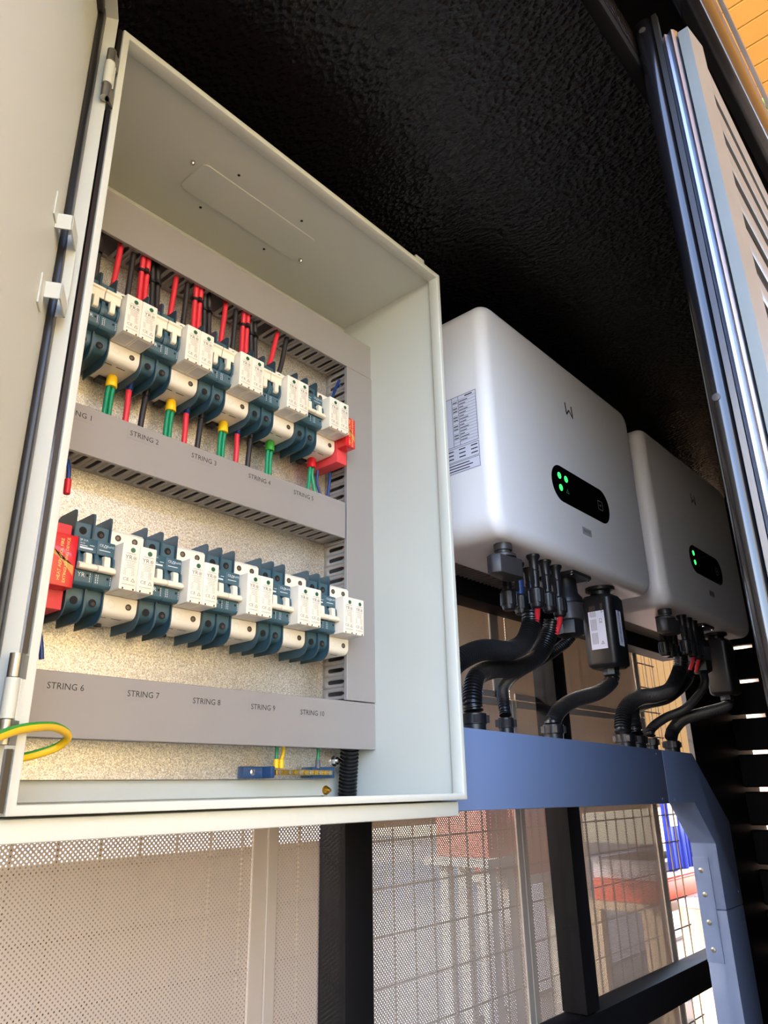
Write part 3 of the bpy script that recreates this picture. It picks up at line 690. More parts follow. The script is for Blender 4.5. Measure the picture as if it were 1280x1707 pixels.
# below the upper row
BOOT = [('yellow_boot', 'yellow'), ('yellow_boot', 'yellow'), ('yellow_boot', 'yellow'), ('green_boot', 'green'), ('red_boot', 'red')]
for i in range(5):
    xs = 0.0835+0.0725*i+0.0235; ys = 0.153
    bt = G().lathe([(0.0042, 0), (0.0056, -0.002), (0.0062, -0.0135), (0.0058, -0.014)], (xs, ys, ZR1-0.0419), (0, 0, 1), 14).build('cable_boot', BOOT[i][0], None, loc=(xs, ys, ZR1-0.0419))
    tag(bt, '%s insulating boot under the %s upper surge arrester' % (BOOT[i][1], NTH[i]), 'cable boot', 'cable boots')
    for j, s in ((-1, 'left'), (1, 'right')):
        sp = 0.0028 if i < 4 else 0.006
        cable([(xs+0.0026*j, ys, ZR1-0.0545), (xs+0.0026*j-0.001, ys, ZR1-0.068), (xs+sp*j-0.002+(0.007 if (i == 4 and j > 0) else 0), ys-0.001, 0.366)], 0.0026, 'green_cable', '%s green earth cable below the %s boot, %s string' % (s, BOOT[i][1], NTH[i]), GG)
for i in range(1, 4):
    xb = 0.0472+0.0725*i; n_ = NTH[i]
    cable([(xb+0.0075, 0.150, ZR1-0.041), (xb+0.0062, 0.150, 0.419), (xb+0.0058, 0.149, 0.395), (xb+0.006, 0.151, 0.362)], 0.0032, 'red_cable', 'red cable running from the %s upper breaker down to the middle duct' % n_, GR,
          sleeve=((xb+0.0074, 0.150, 0.4312), (xb+0.0063, 0.150, 0.4195), 0.0038, 'blue_cable'))
    cable([(xb+0.027, 0.150, ZR1-0.041), (xb+0.0262, 0.150, 0.419), (xb+0.024, 0.149, 0.395), (xb+0.0235, 0.151, 0.362)], 0.0032, 'black_cable', 'black cable running from the %s upper breaker down to the middle duct' % n_, GK,
          sleeve=((xb+0.0268, 0.150, 0.4312), (xb+0.0263, 0.150, 0.4205), 0.0041, 'plastic_black'))
GBL = 'thin blue wires'
cable([(0.4215, 0.150, 0.500), (0.4310, 0.150, 0.5346), (0.4440, 0.150, 0.5680), (0.4472, 0.150, 0.5690), (0.4495, 0.1505, 0.560)], 0.0019, 'blue_cable', 'thin blue wire looping up to a slot of the upright duct', GBL)
cable([(0.4283, 0.150, 0.4195), (0.4283, 0.150, 0.408), (0.4255, 0.151, 0.3830), (0.4250, 0.152, 0.366)], 0.0019, 'blue_cable', 'thin blue wire hanging below the upper red fire device', GBL)
cable([(0.4100, 0.1545, 0.418), (0.4118, 0.1575, 0.400), (0.4210, 0.1575, 0.380), (0.424, 0.1575, 0.366)], 0.0017, 'blue_cable', 'thin blue wire crossing behind the green pair at STRING 5', GBL)
cable([(0.4050, 0.157, 0.4230), (0.4015, 0.159, 0.4150), (0.4065, 0.160, 0.4035)], 0.0017, 'red_boot', 'short red wire end beside the red boot', GBL)
cable([(0.063, 0.140, 0.320), (0.0648, 0.131, 0.305), (0.0660, 0.130, 0.290), (0.0663, 0.130, 0.280)], 0.0021, 'blue_cable', 'blue wire ending in a red cap above the lower red device', GBL,
      sleeve=((0.0660, 0.130, 0.2915), (0.0664, 0.130, 0.2760), 0.0032, 'red_boot'))
cable([(0.0620, 0.141, 0.320), (0.0612, 0.135, 0.298), (0.0585, 0.131, 0.275), (0.0560, 0.131, 0.246)], 0.0020, 'blue_cable', 'blue wire at the left rim running down to the lower red device', GBL)
cable([(0.0560, 0.131, 0.164), (0.0590, 0.130, 0.150), (0.0635, 0.130, 0.133), (0.0655, 0.130, 0.1222)], 0.0022, 'blue_cable', 'blue wire stub hanging below the lower red device', GBL)
# red cables glimpsed through the upright duct
for i, (x, y) in enumerate(((0.462, 0.150), (0.470, 0.156), (0.479, 0.148))):
    cable([(x, y, 0.57), (x+0.002, y+0.002, 0.45), (x-0.003, y, 0.33), (x, y+0.003, 0.24)], 0.0034, 'red_cable', 'red cable inside the upright duct, %s of three behind its slots' % ['left', 'middle', 'right'][i], GR)

# yellow-green earth lead looping from door to cabinet
ep = [(-0.050, -0.058, 0.033), (-0.036, -0.04, 0.041), (-0.0206, -0.025, 0.0468), (-0.0049, -0.012, 0.0518), (0.0159, 0.005, 0.0557), (0.0364, 0.025, 0.0575), (0.0531, 0.042, 0.0555), (0.0585, 0.05, 0.0518), (0.0553, 0.058, 0.0461), (0.042, 0.062, 0.0408), (0.0306, 0.062, 0.0381), (0.018, 0.06, 0.037), (0.0045, 0.058, 0.036)]
ps = spline(ep, 8)
o = G().tube(ps, 0.0029, 12).build('earth_lead', 'yellow_boot', None, loc=ep[-1], smooth=50); tag(o, 'yellow and green earth lead looping over the lower left rim', 'cable')
G().tube([p+Vector((0, 0.0002, 0.0013)) for p in ps], 0.0024, 8).build('green_stripe', 'green_boot', o, smooth=50)

# earth busbar on blue feet
t = thing('earth_busbar', (0.385, YM, 0.0255), 'brass earth bar on two blue feet below the lowest duct', 'busbar')
for a, b in ((0.3185, 0.3525), (0.4125, 0.4490)):
    G().prism([(a, 0.158), (a, YM), (b, YM), (b, 0.158)] if a > 0.4 else [(a, 0.168), (a, YM), (b, YM), (b, 0.155), (b-0.006, 0.155), (b-0.008, 0.168)], 'z', 0.0262, 0.0385).build('blue_foot', 'blue_plastic', t, bevel=0.001)
G().lathe([(0.0038, 0), (0.0036, 0.001), (0.002, 0.0018)], (0.331, 0.168, 0.0325), (0, -1, 0), 12).build('screw', 'bright_steel', t)
bar = G().box(0.353, 0.4410, 0.1535, 0.1645, 0.0292, 0.0350).build('brass_bar', 'brass', t, bevel=0.0006)
for i in range(11):
    G().lathe([(0.0023, 0), (0.0021, 0.0008)], (0.3575+i*0.0078, 0.1535, 0.0321), (0, -1, 0), 10).build('clamp_screw', 'brass' if i % 2 else 'screw_steel', bar)
for i, (x, bm_, lab, m_) in enumerate(((0.3570, 'yellow_boot', 'green wire with yellow tip into the earth bar', 'green_cable'), (0.3645, 'yellow_boot', 'yellow wire with yellow tip into the earth bar', 'yellow_boot'), (0.4215, 'grey_boot', 'green wire with grey tip into the earth bar', 'green_cable'))):
    d = 0.003 if i == 1 else 0.0005
    cable([(x+d, 0.160, 0.068), (x+d, 0.159, 0.055), (x, 0.159, 0.046)], 0.0021, m_, lab, 'wires on the earth bar', sleeve=((x, 0.159, 0.0465), (x, 0.159, 0.0365), 0.0031, bm_))
def corrugated(pts, r, label, group, step=0.0044, amp=0.24, cat='conduit', n=16):
    ps = resample(spline(pts, 12), step/4)
    o = G().tube(ps, r, n, rf=lambda i: r*(1-amp*(0, 0, 1, 1)[i % 4])).build('corrugated_conduit', 'conduit', None, loc=tuple(ps[-1]), smooth=30)
    return tag(o, label, cat, group)
GC = 'black corrugated conduits'
corrugated([(0.4700, 0.152, 0.072), (0.4725, 0.156, 0.055), (0.4785, 0.164, 0.03), (0.4845, 0.172, 0.003)], 0.0118, 'black corrugated conduit in the lower right corner inside the cabinet', GC, step=0.0045)

# ================================================================== INVERTERS
IY, ID = 0.010, 0.145
def flank_sticker(t, x0):
    xf = x0-0.0002
    sk = G().box(x0-0.0002, x0+0.0005, 0.030, 0.104, 0.4545, 0.5845).build('data_sticker', 'sticker', t)
    g = G(); yl, yr = 0.0315, 0.1025
    def ln(ya, za, yb, zb, w=0.00035):
        if abs(ya-yb) > abs(za-zb): g.quad((xf-0.0001, ya, za-w), (xf-0.0001, yb, zb-w), (xf-0.0001, yb, zb+w), (xf-0.0001, ya, za+w))
        else: g.quad((xf-0.0001, ya-w, za), (xf-0.0001, ya+w, za), (xf-0.0001, yb+w, zb), (xf-0.0001, yb-w, zb))
    def frame(za, zb): ln(yl, za, yr, za); ln(yl, zb, yr, zb); ln(yl, za, yl, zb); ln(yr, za, yr, zb)
    frame(0.4995, 0.5832); frame(0.4745, 0.4965); frame(0.4558, 0.4725)
    for k in range(15): ln(yl, 0.5765-k*0.0051, 0.0765, 0.5765-k*0.0051, 0.0002)
    ln(0.0645, 0.4995, 0.0645, 0.5832); ln(0.0765, 0.4995, 0.0765, 0.5832)
    for k in range(14):
        ln(0.047+0.004*(k % 3), 0.5735-k*0.0051, 0.0635, 0.5735-k*0.0051, 0.0007)
        if k % 3 != 1: ln(0.0665, 0.5735-k*0.0051, 0.0750, 0.5735-k*0.0051, 0.0008)
    ln(0.038, 0.5800, 0.052, 0.5800, 0.001)
    for c in range(3):
        for r in range(3): ln(0.034+c*0.022, 0.4925-r*0.0062, 0.046+c*0.022, 0.4925-r*0.0062, 0.0009)
    for r in range(3): ln(0.050-0.006*(r == 1), 0.4685-r*0.0045, 0.100, 0.4685-r*0.0045, 0.0008)
    g.build('table_print', 'black_ink', sk, smooth=0)
def inverter(dx, label, front):
    x0, x1, z0, z1 = 0.621+dx, 1.163+dx, 0.348, 0.745
    t = thing('inverter', ((x0+x1)/2, IY+0.1, z0), label, 'inverter', 'wall-mounted inverters')
    rf, rcn = 0.020, 0.034; rr = []
    for i in range(8):
        a = math.radians(90*i/7); ins = rf*(1-math.sin(a)); y = IY+rf*(1-math.cos(a))
        rr.append([(p[0], y, p[1]) for p in rrect(x0+ins, x1-ins, z0+ins, z1-ins, rcn-ins*0.8, 7)])
    rr.append([(p[0], ID, p[1]) for p in rrect(x0, x1, z0, z1, rcn, 7)])
    G().rings(rr).build('housing', 'inverter_paint', t, smooth=30)
    g = G()
    for i in range(42): g.box(x0+0.02+i*0.012, x0+0.0235+i*0.012, ID+0.0002, 0.197, z0+0.004, z1-0.03)
    g.box(x0+0.015, x1-0.015, ID+0.0002, ID+0.006, z0+0.004, z1-0.03).build('heatsink', 'fin_alu', t, smooth=0)
    G().box(x0+0.06, x1-0.06, 0.1972, 0.1998, z0+0.03, z1-0.05).build('wall_bracket', 'black_steel', t)
    # display window
    yf = IY-0.0004
    dp = G().prism(rrect(0.7955+dx, 1.0035+dx, 0.4500, 0.5150, 0.0322, 10), 'y', IY-0.0006, IY+0.001).build('display', 'glass_black', t, smooth=30)
    leds = [(0.8221, 0.4958, 1), (0.8447, 0.4956, 1 if front else 0), (0.8236, 0.4744, 1), (0.8462, 0.4740, 0)]
    for x, z, onn in leds:
        if onn:
            rg = [[(x+dx+p[0], IY-0.0008, z+p[1]) for p in circle(0, 0, r, 18)] for r in (0.0056, 0.0039)]
            G().rings(rg, cap=False).add([(x+dx+p[0], IY-0.0008, z+p[1]*0.55) for p in circle(0, 0, 0.0033, 10)], [tuple(range(10))]).build('indicator', 'led', dp, smooth=0)
        else:
            g = G(); A = [(-0.005, -0.004), (0.005, -0.004), (0, 0.005)]; B = [(-0.0032, -0.0031), (0.0032, -0.0031), (0, 0.0032)]
            g.rings([[(x+dx+p[0], IY-0.0008, z+p[1]) for p in A], [(x+dx+p[0], IY-0.0008, z+p[1]) for p in B]], cap=False).build('indicator', 'led_dim', dp, smooth=0)
    R1, R2 = rrect(0.9585+dx, 0.9765+dx, 0.4735, 0.4905, 0.002, 3), rrect(0.9592+dx, 0.9758+dx, 0.4742, 0.4898, 0.0015, 3)
    G().rings([[(p[0], IY-0.0008, p[1]) for p in R1], [(p[0], IY-0.0008, p[1]) for p in R2]], cap=False).text('OK', 0.005, (0.9675+dx, IY-0.0008, 0.482), (1, 0, 0), (0, 0, 1)).build('button_print', 'grey_print', dp, smooth=0)
    # emblem of angled strokes
    g = G(); st = [((0.8748, 0.6548), (0.8772, 0.6318), 0.0021), ((0.8772, 0.6318), (0.8872, 0.6436), 0.0018), ((0.8872, 0.6436), (0.9002, 0.6312), 0.0018), ((0.8992, 0.6325), (0.8975, 0.6548), 0.0021)]
    for (a, b, w) in st:
        A, B = Vector((a[0]+dx, IY-0.0003, a[1])), Vector((b[0]+dx, IY-0.0003, b[1])); d = (B-A).normalized(); nn_ = Vector((-d.z, 0, d.x))*w; g.quad(A-nn_, B-nn_, B+nn_, A+nn_)
    g.build('emblem', 'black_ink', t, smooth=0)
    st = G().prism(rrect(0.886+dx, 0.918+dx, 0.4095, 0.4225, 0.0015, 2), 'y', IY-0.0003, IY+0.0004).build('name_sticker', 'sticker_grey', t)
    G().text('MASTER', 0.0068, (0.902+dx, IY-0.0005, 0.416), (1, 0, 0), (0, 0, 1)).build('lettering', 'black_ink', st, smooth=0)
    # table sticker on the left flank
    if front: flank_sticker(t, x0)
    # rotary DC switch underneath
    k = G().lathe([(0.0135, 0), (0.0135, -0.010), (0.0105, -0.0105), (0.0105, -0.014), (0.019, -0.0175), (0.019, -0.021)], (0.678+dx, 0.040, z0), (0, 0, 1), 18).build('switch_neck', 'plastic_dark', t, smooth=30)
    G().prism([(0.645+dx, 0.040), (0.651+dx, 0.028), (0.700+dx, 0.022), (0.712+dx, 0.030), (0.712+dx, 0.050), (0.700+dx, 0.057), (0.651+dx, 0.052)], 'z', 0.299, 0.3269).build('switch_knob', 'plastic_dark', t, bevel=0.002)
    return t
INV2 = 0.604
inverter(0, 'white inverter with black display, the one next to the cabinet', True)
inverter(INV2, 'shaded inverter farther right, behind the first one', False)

def connector(x, y, label, blue=False, zt=0.3479, red=False):
    t = thing('solar_connector', (x, y, zt-0.085), label, 'connector', 'black push-on connectors')
    G().lathe([(0.0105, 0), (0.0105, -0.003), (0.0075, -0.008), (0.0068, -0.024)], (x, y, zt), (0, 0, 1), 14).build('socket', 'plastic_black', t, smooth=30)
    G().lathe([(0.0068, -0.0242), (0.0078, -0.026), (0.0072, -0.029), (0.0062, -0.052)], (x, y, zt), (0, 0, 1), 14).build('barrel', 'blue_lock' if blue else 'plastic_black', t, smooth=30)
    for s in (-1, 1): G().box(x+s*0.0071-0.001, x+s*0.0071+0.001, y-0.003, y+0.003, zt-0.047, zt-0.022).build('latch', 'plastic_black', t)
    g = G().lathe([(0.0100, -0.0522), (0.0118, -0.055), (0.0118, -0.071), (0.0095, -0.082), (0.0070, -0.084)], (x, y, zt), (0, 0, 1), 16)
    for i in range(8):
        a = math.pi*2*i/8; c, s = math.cos(a), math.sin(a); cx, cy = x+c*0.0118, y+s*0.0118
        g.prism([(cx+c*0.001-s*0.0021, cy+s*0.001+c*0.0021), (cx+c*0.001+s*0.0021, cy+s*0.001-c*0.0021), (cx-c*0.003+s*0.0021, cy-s*0.003-c*0.0021), (cx-c*0.003-s*0.0021, cy-s*0.003+c*0.0021)], 'z', zt-0.076, zt-0.057)
    g.build('gland_nut', 'plastic_black', t, smooth=30)
    return t
POS = [('front left', 0.757, 0.036, 0), ('front middle', 0.796, 0.038, 0), ('front right', 0.835, 0.041, 0), ('rear left', 0.738, 0.074, 0), ('rear middle', 0.777, 0.076, 1), ('rear right', 0.816, 0.079, 1)]
for dx, who in ((0, 'nearer'), (INV2, 'farther')):
    for nm, x, y, bl in POS:
        connector(x+dx, y, 'black push-on connector under the %s inverter, %s of six' % (who, nm), blue=(bl and dx == 0))
def rcable(p0, p1, label):
    cable([p0, ((p0[0]+p1[0])/2+0.002, (p0[1]+p1[1])/2, (p0[2]+p1[2])/2), p1], 0.0042, 'red_cable', label, GR)
rcable((0.757, 0.036, 0.2655), (0.768, 0.050, 0.238), 'short red cable between a front left connector and the thick conduit')
rcable((0.835, 0.041, 0.2655), (0.842, 0.055, 0.240), 'short red cable between a front right connector and the second conduit')
rcable((0.796+INV2, 0.038, 0.2655), (0.804+INV2, 0.052, 0.240), 'dim red cable under the middle connector of the farther inverter')
rcable((0.835+INV2, 0.041, 0.2655), (0.842+INV2, 0.055, 0.240), 'dim red cable under the right connector of the farther inverter')

def ac_plug(dx, label):
    x, y, zt = 0.905+dx, 0.062, 0.3478
    t = thing('mains_connector', (x, y, zt-0.11), label, 'connector', 'round mains connectors')
    G().prism(rrect(x-0.034, x+0.034, y-0.034, y+0.034, 0.006, 3), 'z', zt-0.006, zt).build('flange', 'plastic_black', t, bevel=0.001)
    for sx_ in (-1, 1):
        for sy_ in (-1, 1): G().lathe([(0.003, 0), (0.003, 0.002)], (x+sx_*0.028, y+sy_*0.028, zt-0.006), (0, 0, -1), 6).build('screw', 'bright_steel', t)
    G().lathe([(0.018, -0.0062), (0.019, -0.030), (0.026, -0.040), (0.026, -0.048)], (x, y, zt), (0, 0, 1), 20).build('socket', 'plastic_black', t, smooth=40)
    G().lathe([(0.0235, -0.0482), (0.0245, -0.050), (0.0245, -0.076), (0.022, -0.078)], (x, y, zt), (0, 0, 1), 20).build('collar', 'plastic_dark', t, smooth=40)
    G().lathe([(0.024, -0.0782), (0.025, -0.081), (0.024, -0.100), (0.014, -0.105)], (x, y, zt), (0, 0, 1), 8).build('gland_nut', 'plastic_black', t, smooth=30)
    return t
ac_plug(0, 'big round black plug under the nearer inverter beside the dongle')
ac_plug(INV2, 'big round black plug under the farther inverter')

def dongle(dx, label, stick):
    x0, x1, y0, y1 = 0.998+dx, 1.056+dx, 0.028, 0.086
    t = thing('communication_dongle', ((x0+x1)/2, 0.055, 0.19), label, 'dongle', 'black plug-in dongles')
    G().lathe([(0.026, 0), (0.026, -0.006), (0.018, -0.008), (0.018, -0.014)], ((x0+x1)/2-0.006, 0.055, 0.3478), (0, 0, 1), 18).build('locking_ring', 'plastic_black', t, smooth=30)
    rr = [[(p[0], p[1], z) for p in rrect(x0+i, x1-i, y0+i, y1-i, 0.011, 4)] for z, i in ((0.2035, 0.005), (0.2075, 0.001), (0.211, 0), (0.325, -0.0005), (0.3325, 0.004), (0.3335, 0.01))]
    G().rings(rr).build('housing', 'plastic_black', t, smooth=35)
    G().box(x1-0.002, x1+0.016, y0+0.012, y1+0.006, 0.226, 0.325).build('side_clip', 'plastic_black', t, bevel=0.004)
    G().lathe([(0.015, 0), (0.015, -0.010), (0.0125, -0.012)], ((x0+x1)/2+0.004, 0.057, 0.2034), (0, 0, 1), 8).build('gland', 'plastic_black', t)
    if stick:
        s = G().box(x0-0.0004, x0+0.0002, 0.042, 0.072, 0.235, 0.318).build('rating_sticker', 'sticker', t); xf = x0-0.0005
        g = G(); g.text('SIGNA', 0.006, (xf, 0.046, 0.306), (0, 0, -1), (0, -1, 0)); g.text('CE', 0.008, (xf, 0.050, 0.284), (0, 0, -1), (0, -1, 0))
        for k in range(6):
            yy = 0.058+k*0.002
            for m_ in range(3): g.quad((xf, yy, 0.312-m_*0.024), (xf, yy+0.0007, 0.312-m_*0.024), (xf, yy+0.0007, 0.292-m_*0.024), (xf, yy, 0.292-m_*0.024))
        A = [(0.047, 0.243), (0.053, 0.243), (0.050, 0.249)]; B = [(0.0484, 0.2438), (0.0516, 0.2438), (0.050, 0.2472)]
        g.rings([[(xf, p[0], p[1]) for p in A], [(xf, p[0], p[1]) for p in B]], cap=False); g.build('lettering', 'brown_ink', s, smooth=0)
        s = G().box(x0+0.018, x0+0.036, y0-0.0004, y0+0.0002, 0.240, 0.318).build('bar_code_sticker', 'sticker', t); g = G()
        for k in range(26):
            z = 0.245+k*0.0025; g.quad((x0+0.022, y0-0.0006, z), (x0+0.030, y0-0.0006, z), (x0+0.030, y0-0.0006, z+random.uniform(0.0006, 0.0017)), (x0+0.022, y0-0.0006, z+0.0008))
        g.build('bar_code', 'blue_lock', s, smooth=0)
    return t
dongle(0, 'black rounded dongle with white stickers hanging under the nearer inverter', True)
dongle(INV2, 'dark dongle hanging under the farther inverter', False)

# ------------------------------------------------------------------ corrugated conduits below the inverters
corrugated([(0.768, 0.054, 0.262), (0.764, 0.055, 0.240), (0.738, 0.055, 0.211), (0.692, 0.055, 0.195), (0.632, 0.056, 0.189), (0.585, 0.060, 0.172), (0.552, 0.066, 0.150), (0.5065, 0.070, 0.140)], 0.0148, 'thick ribbed conduit bending left from the connectors to the cabinet side', GC)
corrugated([(0.842, 0.060, 0.262), (0.838, 0.066, 0.238), (0.818, 0.076, 0.206), (0.765, 0.085, 0.182), (0.700, 0.087, 0.173), (0.650, 0.082, 0.156), (0.631, 0.077, 0.125), (0.629, 0.075, 0.108)], 0.0135, 'thick ribbed conduit curving from the middle connectors to the beam', GC)
corrugated([(0.910, 0.064, 0.246), (0.902, 0.074, 0.234), (0.872, 0.098, 0.210), (0.802, 0.112, 0.178), (0.745, 0.100, 0.150), (0.713, 0.080, 0.125), (0.707, 0.075, 0.108)], 0.0088, 'thin ribbed conduit from the round plug down to the beam', GC, step=0.0036)
corrugated([(1.034, 0.057, 0.192), (1.028, 0.060, 0.180), (0.985, 0.066, 0.160), (0.915, 0.072, 0.144), (0.868, 0.075, 0.126), (0.843, 0.075, 0.108), (0.840, 0.075, 0.100)], 0.0125, 'ribbed conduit sweeping from the dongle to the beam', GC)
corrugated([(1.375, 0.056, 0.262), (1.372, 0.062, 0.235), (1.335, 0.072, 0.196), (1.26, 0.075, 0.178), (1.17, 0.075, 0.165), (1.11, 0.075, 0.140), (1.088, 0.075, 0.108), (1.092, 0.075, 0.098)], 0.0150, 'dark thick conduit arching down from the farther inverter, outermost', GC)
corrugated([(1.446, 0.064, 0.262), (1.440, 0.076, 0.225), (1.39, 0.102, 0.188), (1.29, 0.112, 0.169), (1.20, 0.100, 0.150), (1.147, 0.080, 0.118), (1.140, 0.075, 0.098)], 0.0145, 'dark thick conduit arching down from the farther inverter, inner one', GC)
corrugated([(1.514, 0.060, 0.246), (1.475, 0.052, 0.210), (1.375, 0.060, 0.160), (1.275, 0.070, 0.134), (1.215, 0.075, 0.112), (1.208, 0.075, 0.098)], 0.0088, 'dark thin conduit from the farther round plug to the beam', GC, step=0.0036)
corrugated([(1.638, 0.057, 0.192), (1.620, 0.060, 0.178), (1.52, 0.070, 0.160), (1.40, 0.078, 0.140), (1.325, 0.075, 0.115), (1.305, 0.075, 0.098)], 0.0125, 'dark conduit from the farther dongle to the right end of the beam', GC)
def gland(x, r, label, z=0.0822):
    t = thing('conduit_gland', (x, 0.075, z-0.003), label, 'conduit gland', 'black conduit glands')
    G().lathe([(r*1.12, 0), (r*1.12, 0.010), (r*1.22, 0.011), (r*1.22, 0.024), (r*1.05, 0.0245)], (x, 0.075, z), (0, 0, 1), 18).build('gland_body', 'plastic_black', t, smooth=30)
    g = G()
    for i in range(4):
        a = math.radians(45+90*i); c, s = math.cos(a), math.sin(a); g.box(x+c*r*1.22-0.003, x+c*r*1.22+0.003, 0.075+s*r*1.22-0.003, 0.075+s*r*1.22+0.003, z+0.012, z+0.022)
    g.build('snap_window', 'plastic_dark', t)
for x, r, w in ((0.629, 0.0138, 'leftmost on the grey beam'), (0.707, 0.0092, 'small one, second on the grey beam'), (0.840, 0.0128, 'third on the grey beam, under the dongle conduit')):
    gland(x, r, 'black snap-on conduit gland, '+w, 0.0822-0.0195*(x-0.577))
for x, r, w in ((1.092, 0.015, 'outermost under the farther conduits'), (1.140, 0.0145, 'second under the farther conduits'), (1.208, 0.0092, 'small one under the farther conduits'), (1.305, 0.0128, 'at the right end of the grey beam')):
    gland(x, r, 'black snap-on conduit gland, '+w, 0.0822-0.0195*(x-0.577))
o = G().lathe([(0.0175, 0), (0.0175, 0.006), (0.0165, 0.010)], (0.4985, 0.070, 0.140), (1, 0, 0), 16).build('cabinet_gland', 'plastic_black', None, loc=(0.4985, 0.07, 0.14)); tag(o, 'black gland on the right flank of the cabinet', 'conduit gland')

# ================================================================== GREY PORTAL BEAM WITH CHAMFERED LEG
t = thing('cable_trunking', (0.9, 0.075, -1.15), 'blue-grey steel trunking beam with chamfered corner and leg', 'trunking')
zt = lambda x: 0.0835-0.0195*(x-0.577); zb = lambda x: -0.014-0.0105*(x-0.577)
YA, YB2 = 0.05, 0.10
G().prism([(0.50, zb(0.5)), (1.1885, zb(1.1885)), (1.1885, zt(1.1885)), (0.50, zt(0.5))], 'y', YA, YB2).build('beam', 'beam_paint', t, bevel=0.0015)
G().prism([(1.1893, zb(1.189)), (1.31, zb(1.31)), (1.388, -0.0975), (1.388, -0.2135), (1.4865, -0.2135), (1.4865, -0.0616), (1.338, zt(1.338)), (1.1893, zt(1.189))], 'y', YA, YB2).build('corner', 'beam_paint', t, bevel=0.0015)
G().prism([(1.388, -0.2145), (1.388, -1.15), (1.4865, -1.15), (1.4865, -0.2145)], 'y', YA, YB2).build('leg', 'beam_paint', t, bevel=0.0015)
sp = G().box(1.3865, 1.3879, 0.0688, 0.1, -0.304, -0.1235).build('splice_plate', 'beam_paint', t)
for z in (-0.1464, -0.1891, -0.2369, -0.2828):
    G().lathe([(0.0048, 0), (0.0044, 0.001), (0.0025, 0.0016)], (1.3865, 0.0858, z), (-1, 0, 0), 14).build('screw', 'screw_steel', sp)
for x, z in ((1.16, -0.012), (1.16, 0.064), (1.215, -0.015), (1.472, -0.19), (1.472, -0.245), (1.40, -0.19)):
    G().lathe([(0.0022, 0), (0.002, 0.0008)], (x, YA, z), (0, -1, 0), 10).build('rivet', 'beam_paint', t)

# ================================================================== THINGS OUTSIDE, SEEN THROUGH THE MESH
def outside(name, g, m, label, cat, loc, **k):
    return tag(g.build(name, m, None, loc=loc, **k), label, cat)
g = G()
for i in range(10):
    xa, xb = 3.99+i*0.035, 3.99+(i+1)*0.035; f_ = lambda x: 1.22+0.012*math.sin(x*40)
    g.add([(xa, f_(xa), -0.42), (xb, f_(xb), -0.42), (xb, f_(xb), 0.02), (xa, f_(xa), 0.02)], [(0, 1, 2, 3)])
o = outside('hanging_sheet', g, 'blue_sheet', 'blue sheet hanging outside behind the mesh', 'sheet', (4.1, 1.22, -0.42), solid=0.004)
G().box(4.02, 4.10, 1.19, 1.20, -0.2, -0.06).build('white_patch', 'white_sheet', o)
outside('white_crate', G().box(3.86, 4.5, 1.25, 1.6, -0.455, -0.36).box(3.84, 4.52, 1.23, 1.62, -0.375, -0.36), 'white_sheet', 'white tray on top of the orange crate outside', 'tray', (4.2, 1.4, -0.455), bevel=0.006)
outside('orange_crate', G().box(3.85, 4.5, 1.25, 1.6, -0.56, -0.456).box(3.84, 4.51, 1.24, 1.61, -0.47, -0.458), 'orange_crate', 'orange crate seen through the mesh at lower right', 'crate', (4.2, 1.4, -0.56), bevel=0.006)
outside('storage_bench', G().box(3.82, 4.55, 1.22, 1.65, -0.60, -0.561).box(3.84, 3.9, 1.24, 1.3, -1.15, -0.6).box(4.47, 4.53, 1.57, 1.63, -1.15, -0.6).box(4.47, 4.53, 1.24, 1.3, -1.15, -0.6).box(3.84, 3.9, 1.57, 1.63, -1.15, -0.6), 'card', 'wooden bench under the orange crate outside', 'bench', (4.2, 1.4, -1.15))
for i, (x, w) in enumerate(((3.97, 'left'), (4.20, 'right'))):
    tt = thing('cardboard_drum', (x, 1.08, -1.15), '%s of two cardboard drums standing outside behind the mesh' % w, 'drum', 'cardboard drums')
    G().lathe([(0.105, 0), (0.105, 0.58), (0.098, 0.585)], (x, 1.08, -1.15), (0, 0, 1), 24).build('tube', 'card', tt, smooth=40)
    G().lathe([(0.109, 0.5855), (0.109, 0.605), (0.085, 0.612)], (x, 1.08, -1.15), (0, 0, 1), 24).build('lid', 'lid', tt, smooth=40)
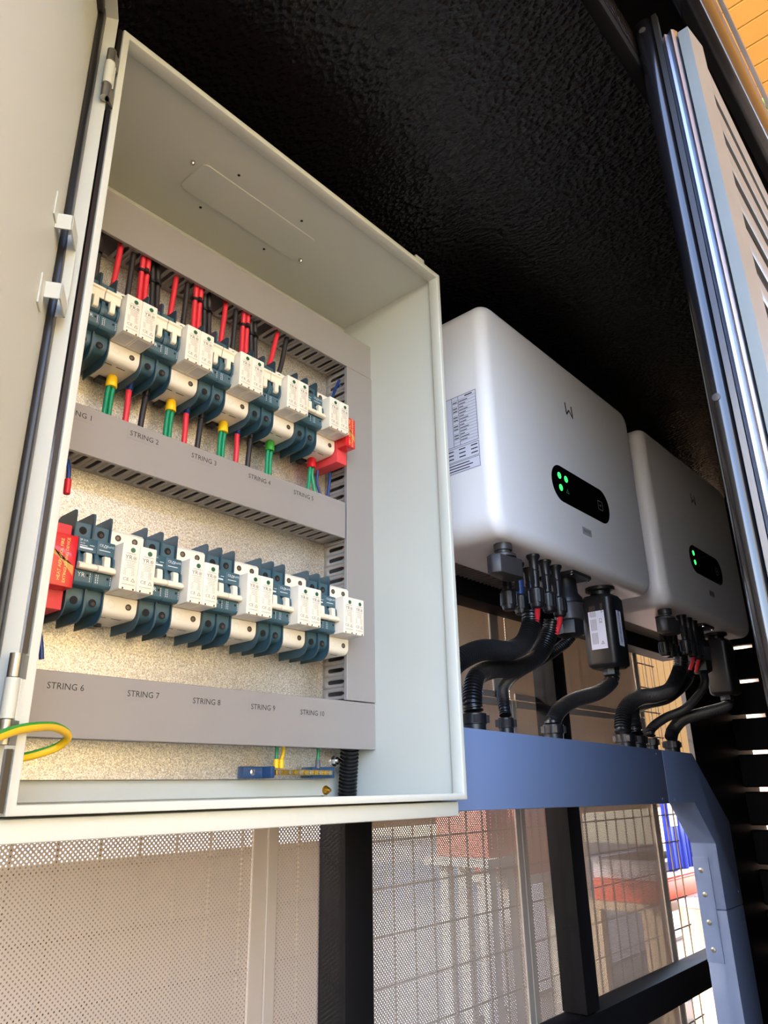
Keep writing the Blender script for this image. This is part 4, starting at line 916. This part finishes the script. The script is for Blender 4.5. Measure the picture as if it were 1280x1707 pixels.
for i, (x, y, z, w, h, lab) in enumerate(((2.36, 1.25, -0.24, 0.16, 0.22, 'red crate outside, hazy behind the pale perforated sheet'), (2.68, 1.30, -0.33, 0.26, 0.30, 'second red crate outside, behind the narrow post'))):
    g = G().box(x, x+w, y, y+0.25, z, z+h).box(x-0.01, x+w+0.01, y-0.01, y+0.26, z+h-0.03, z+h-0.005)
    for s in range(4): g.box(x+0.02+s*w/4, x+w/4-0.01+s*w/4, y-0.006, y, z+0.03, z+h-0.05)
    outside('red_crate', g, 'red_crate', lab, 'crate', (x+w/2, y+0.12, z), bevel=0.004)
    outside('trestle', G().box(x-0.05, x+w+0.05, y-0.03, y+0.28, z-0.03, z-0.001).box(x, x+0.04, y, y+0.04, -1.15, z-0.03).box(x+w-0.04, x+w, y, y+0.04, -1.15, z-0.03).box(x, x+0.04, y+0.2, y+0.24, -1.15, z-0.03).box(x+w-0.04, x+w, y+0.2, y+0.24, -1.15, z-0.03), 'trestle_paint', 'pale painted trestle under the %s red crate outside' % ['first', 'second'][i], 'trestle', (x+w/2, y+0.12, -1.15))
# hanging leaf sprig at the upper right
t = thing('leaf_sprig', (1.20, -0.405, 1.16), 'small green leaf sprig at the right edge below the canopy', 'plant')
G().tube(spline([(1.34, -0.405, 1.145), (1.27, -0.40, 1.25), (1.20, -0.395, 1.31), (1.165, -0.385, 1.325)], 6), 0.0012, 6).build('stem', 'leaf_stem', t)
for i, (p, d) in enumerate((((1.20, -0.395, 1.31), (-0.5, 0.3, 0.1)), ((1.22, -0.395, 1.295), (-0.1, -0.2, -1)), ((1.25, -0.40, 1.27), (-0.6, 0.3, -0.4)), ((1.27, -0.40, 1.25), (0.1, -0.3, -1)), ((1.165, -0.385, 1.325), (-0.4, 0.5, -0.2)))):
    A = Vector(p); dd = Vector(d).normalized(); sd = dd.cross(Vector((0.3, 0.8, 0.2))).normalized(); nr = dd.cross(sd)
    L = 0.055; R = [(0, 0), (0.25, 0.009), (0.5, 0.011), (0.8, 0.006), (1, 0)]
    vs = [A+dd*(a*L)+sd*w+nr*0.0 for a, w in R]+[A+dd*(a*L)-sd*w for a, w in R[1:-1][::-1]]
    mid = [A+dd*(a*L)+nr*0.003 for a, w in R[1:-1]]
    vs = [tuple(v) for v in vs]; k = len(vs); vs += [tuple(v) for v in mid]
    G().add(vs, [(0, 1, k), (1, 2, k+1, k), (2, 3, k+2, k+1), (3, 4, k+2), (4, 5, k+2), (5, 6, k+1, k+2), (6, 7, k, k+1), (7, 0, k)]).build('leaf', 'leaf', t, solid=0.0006)
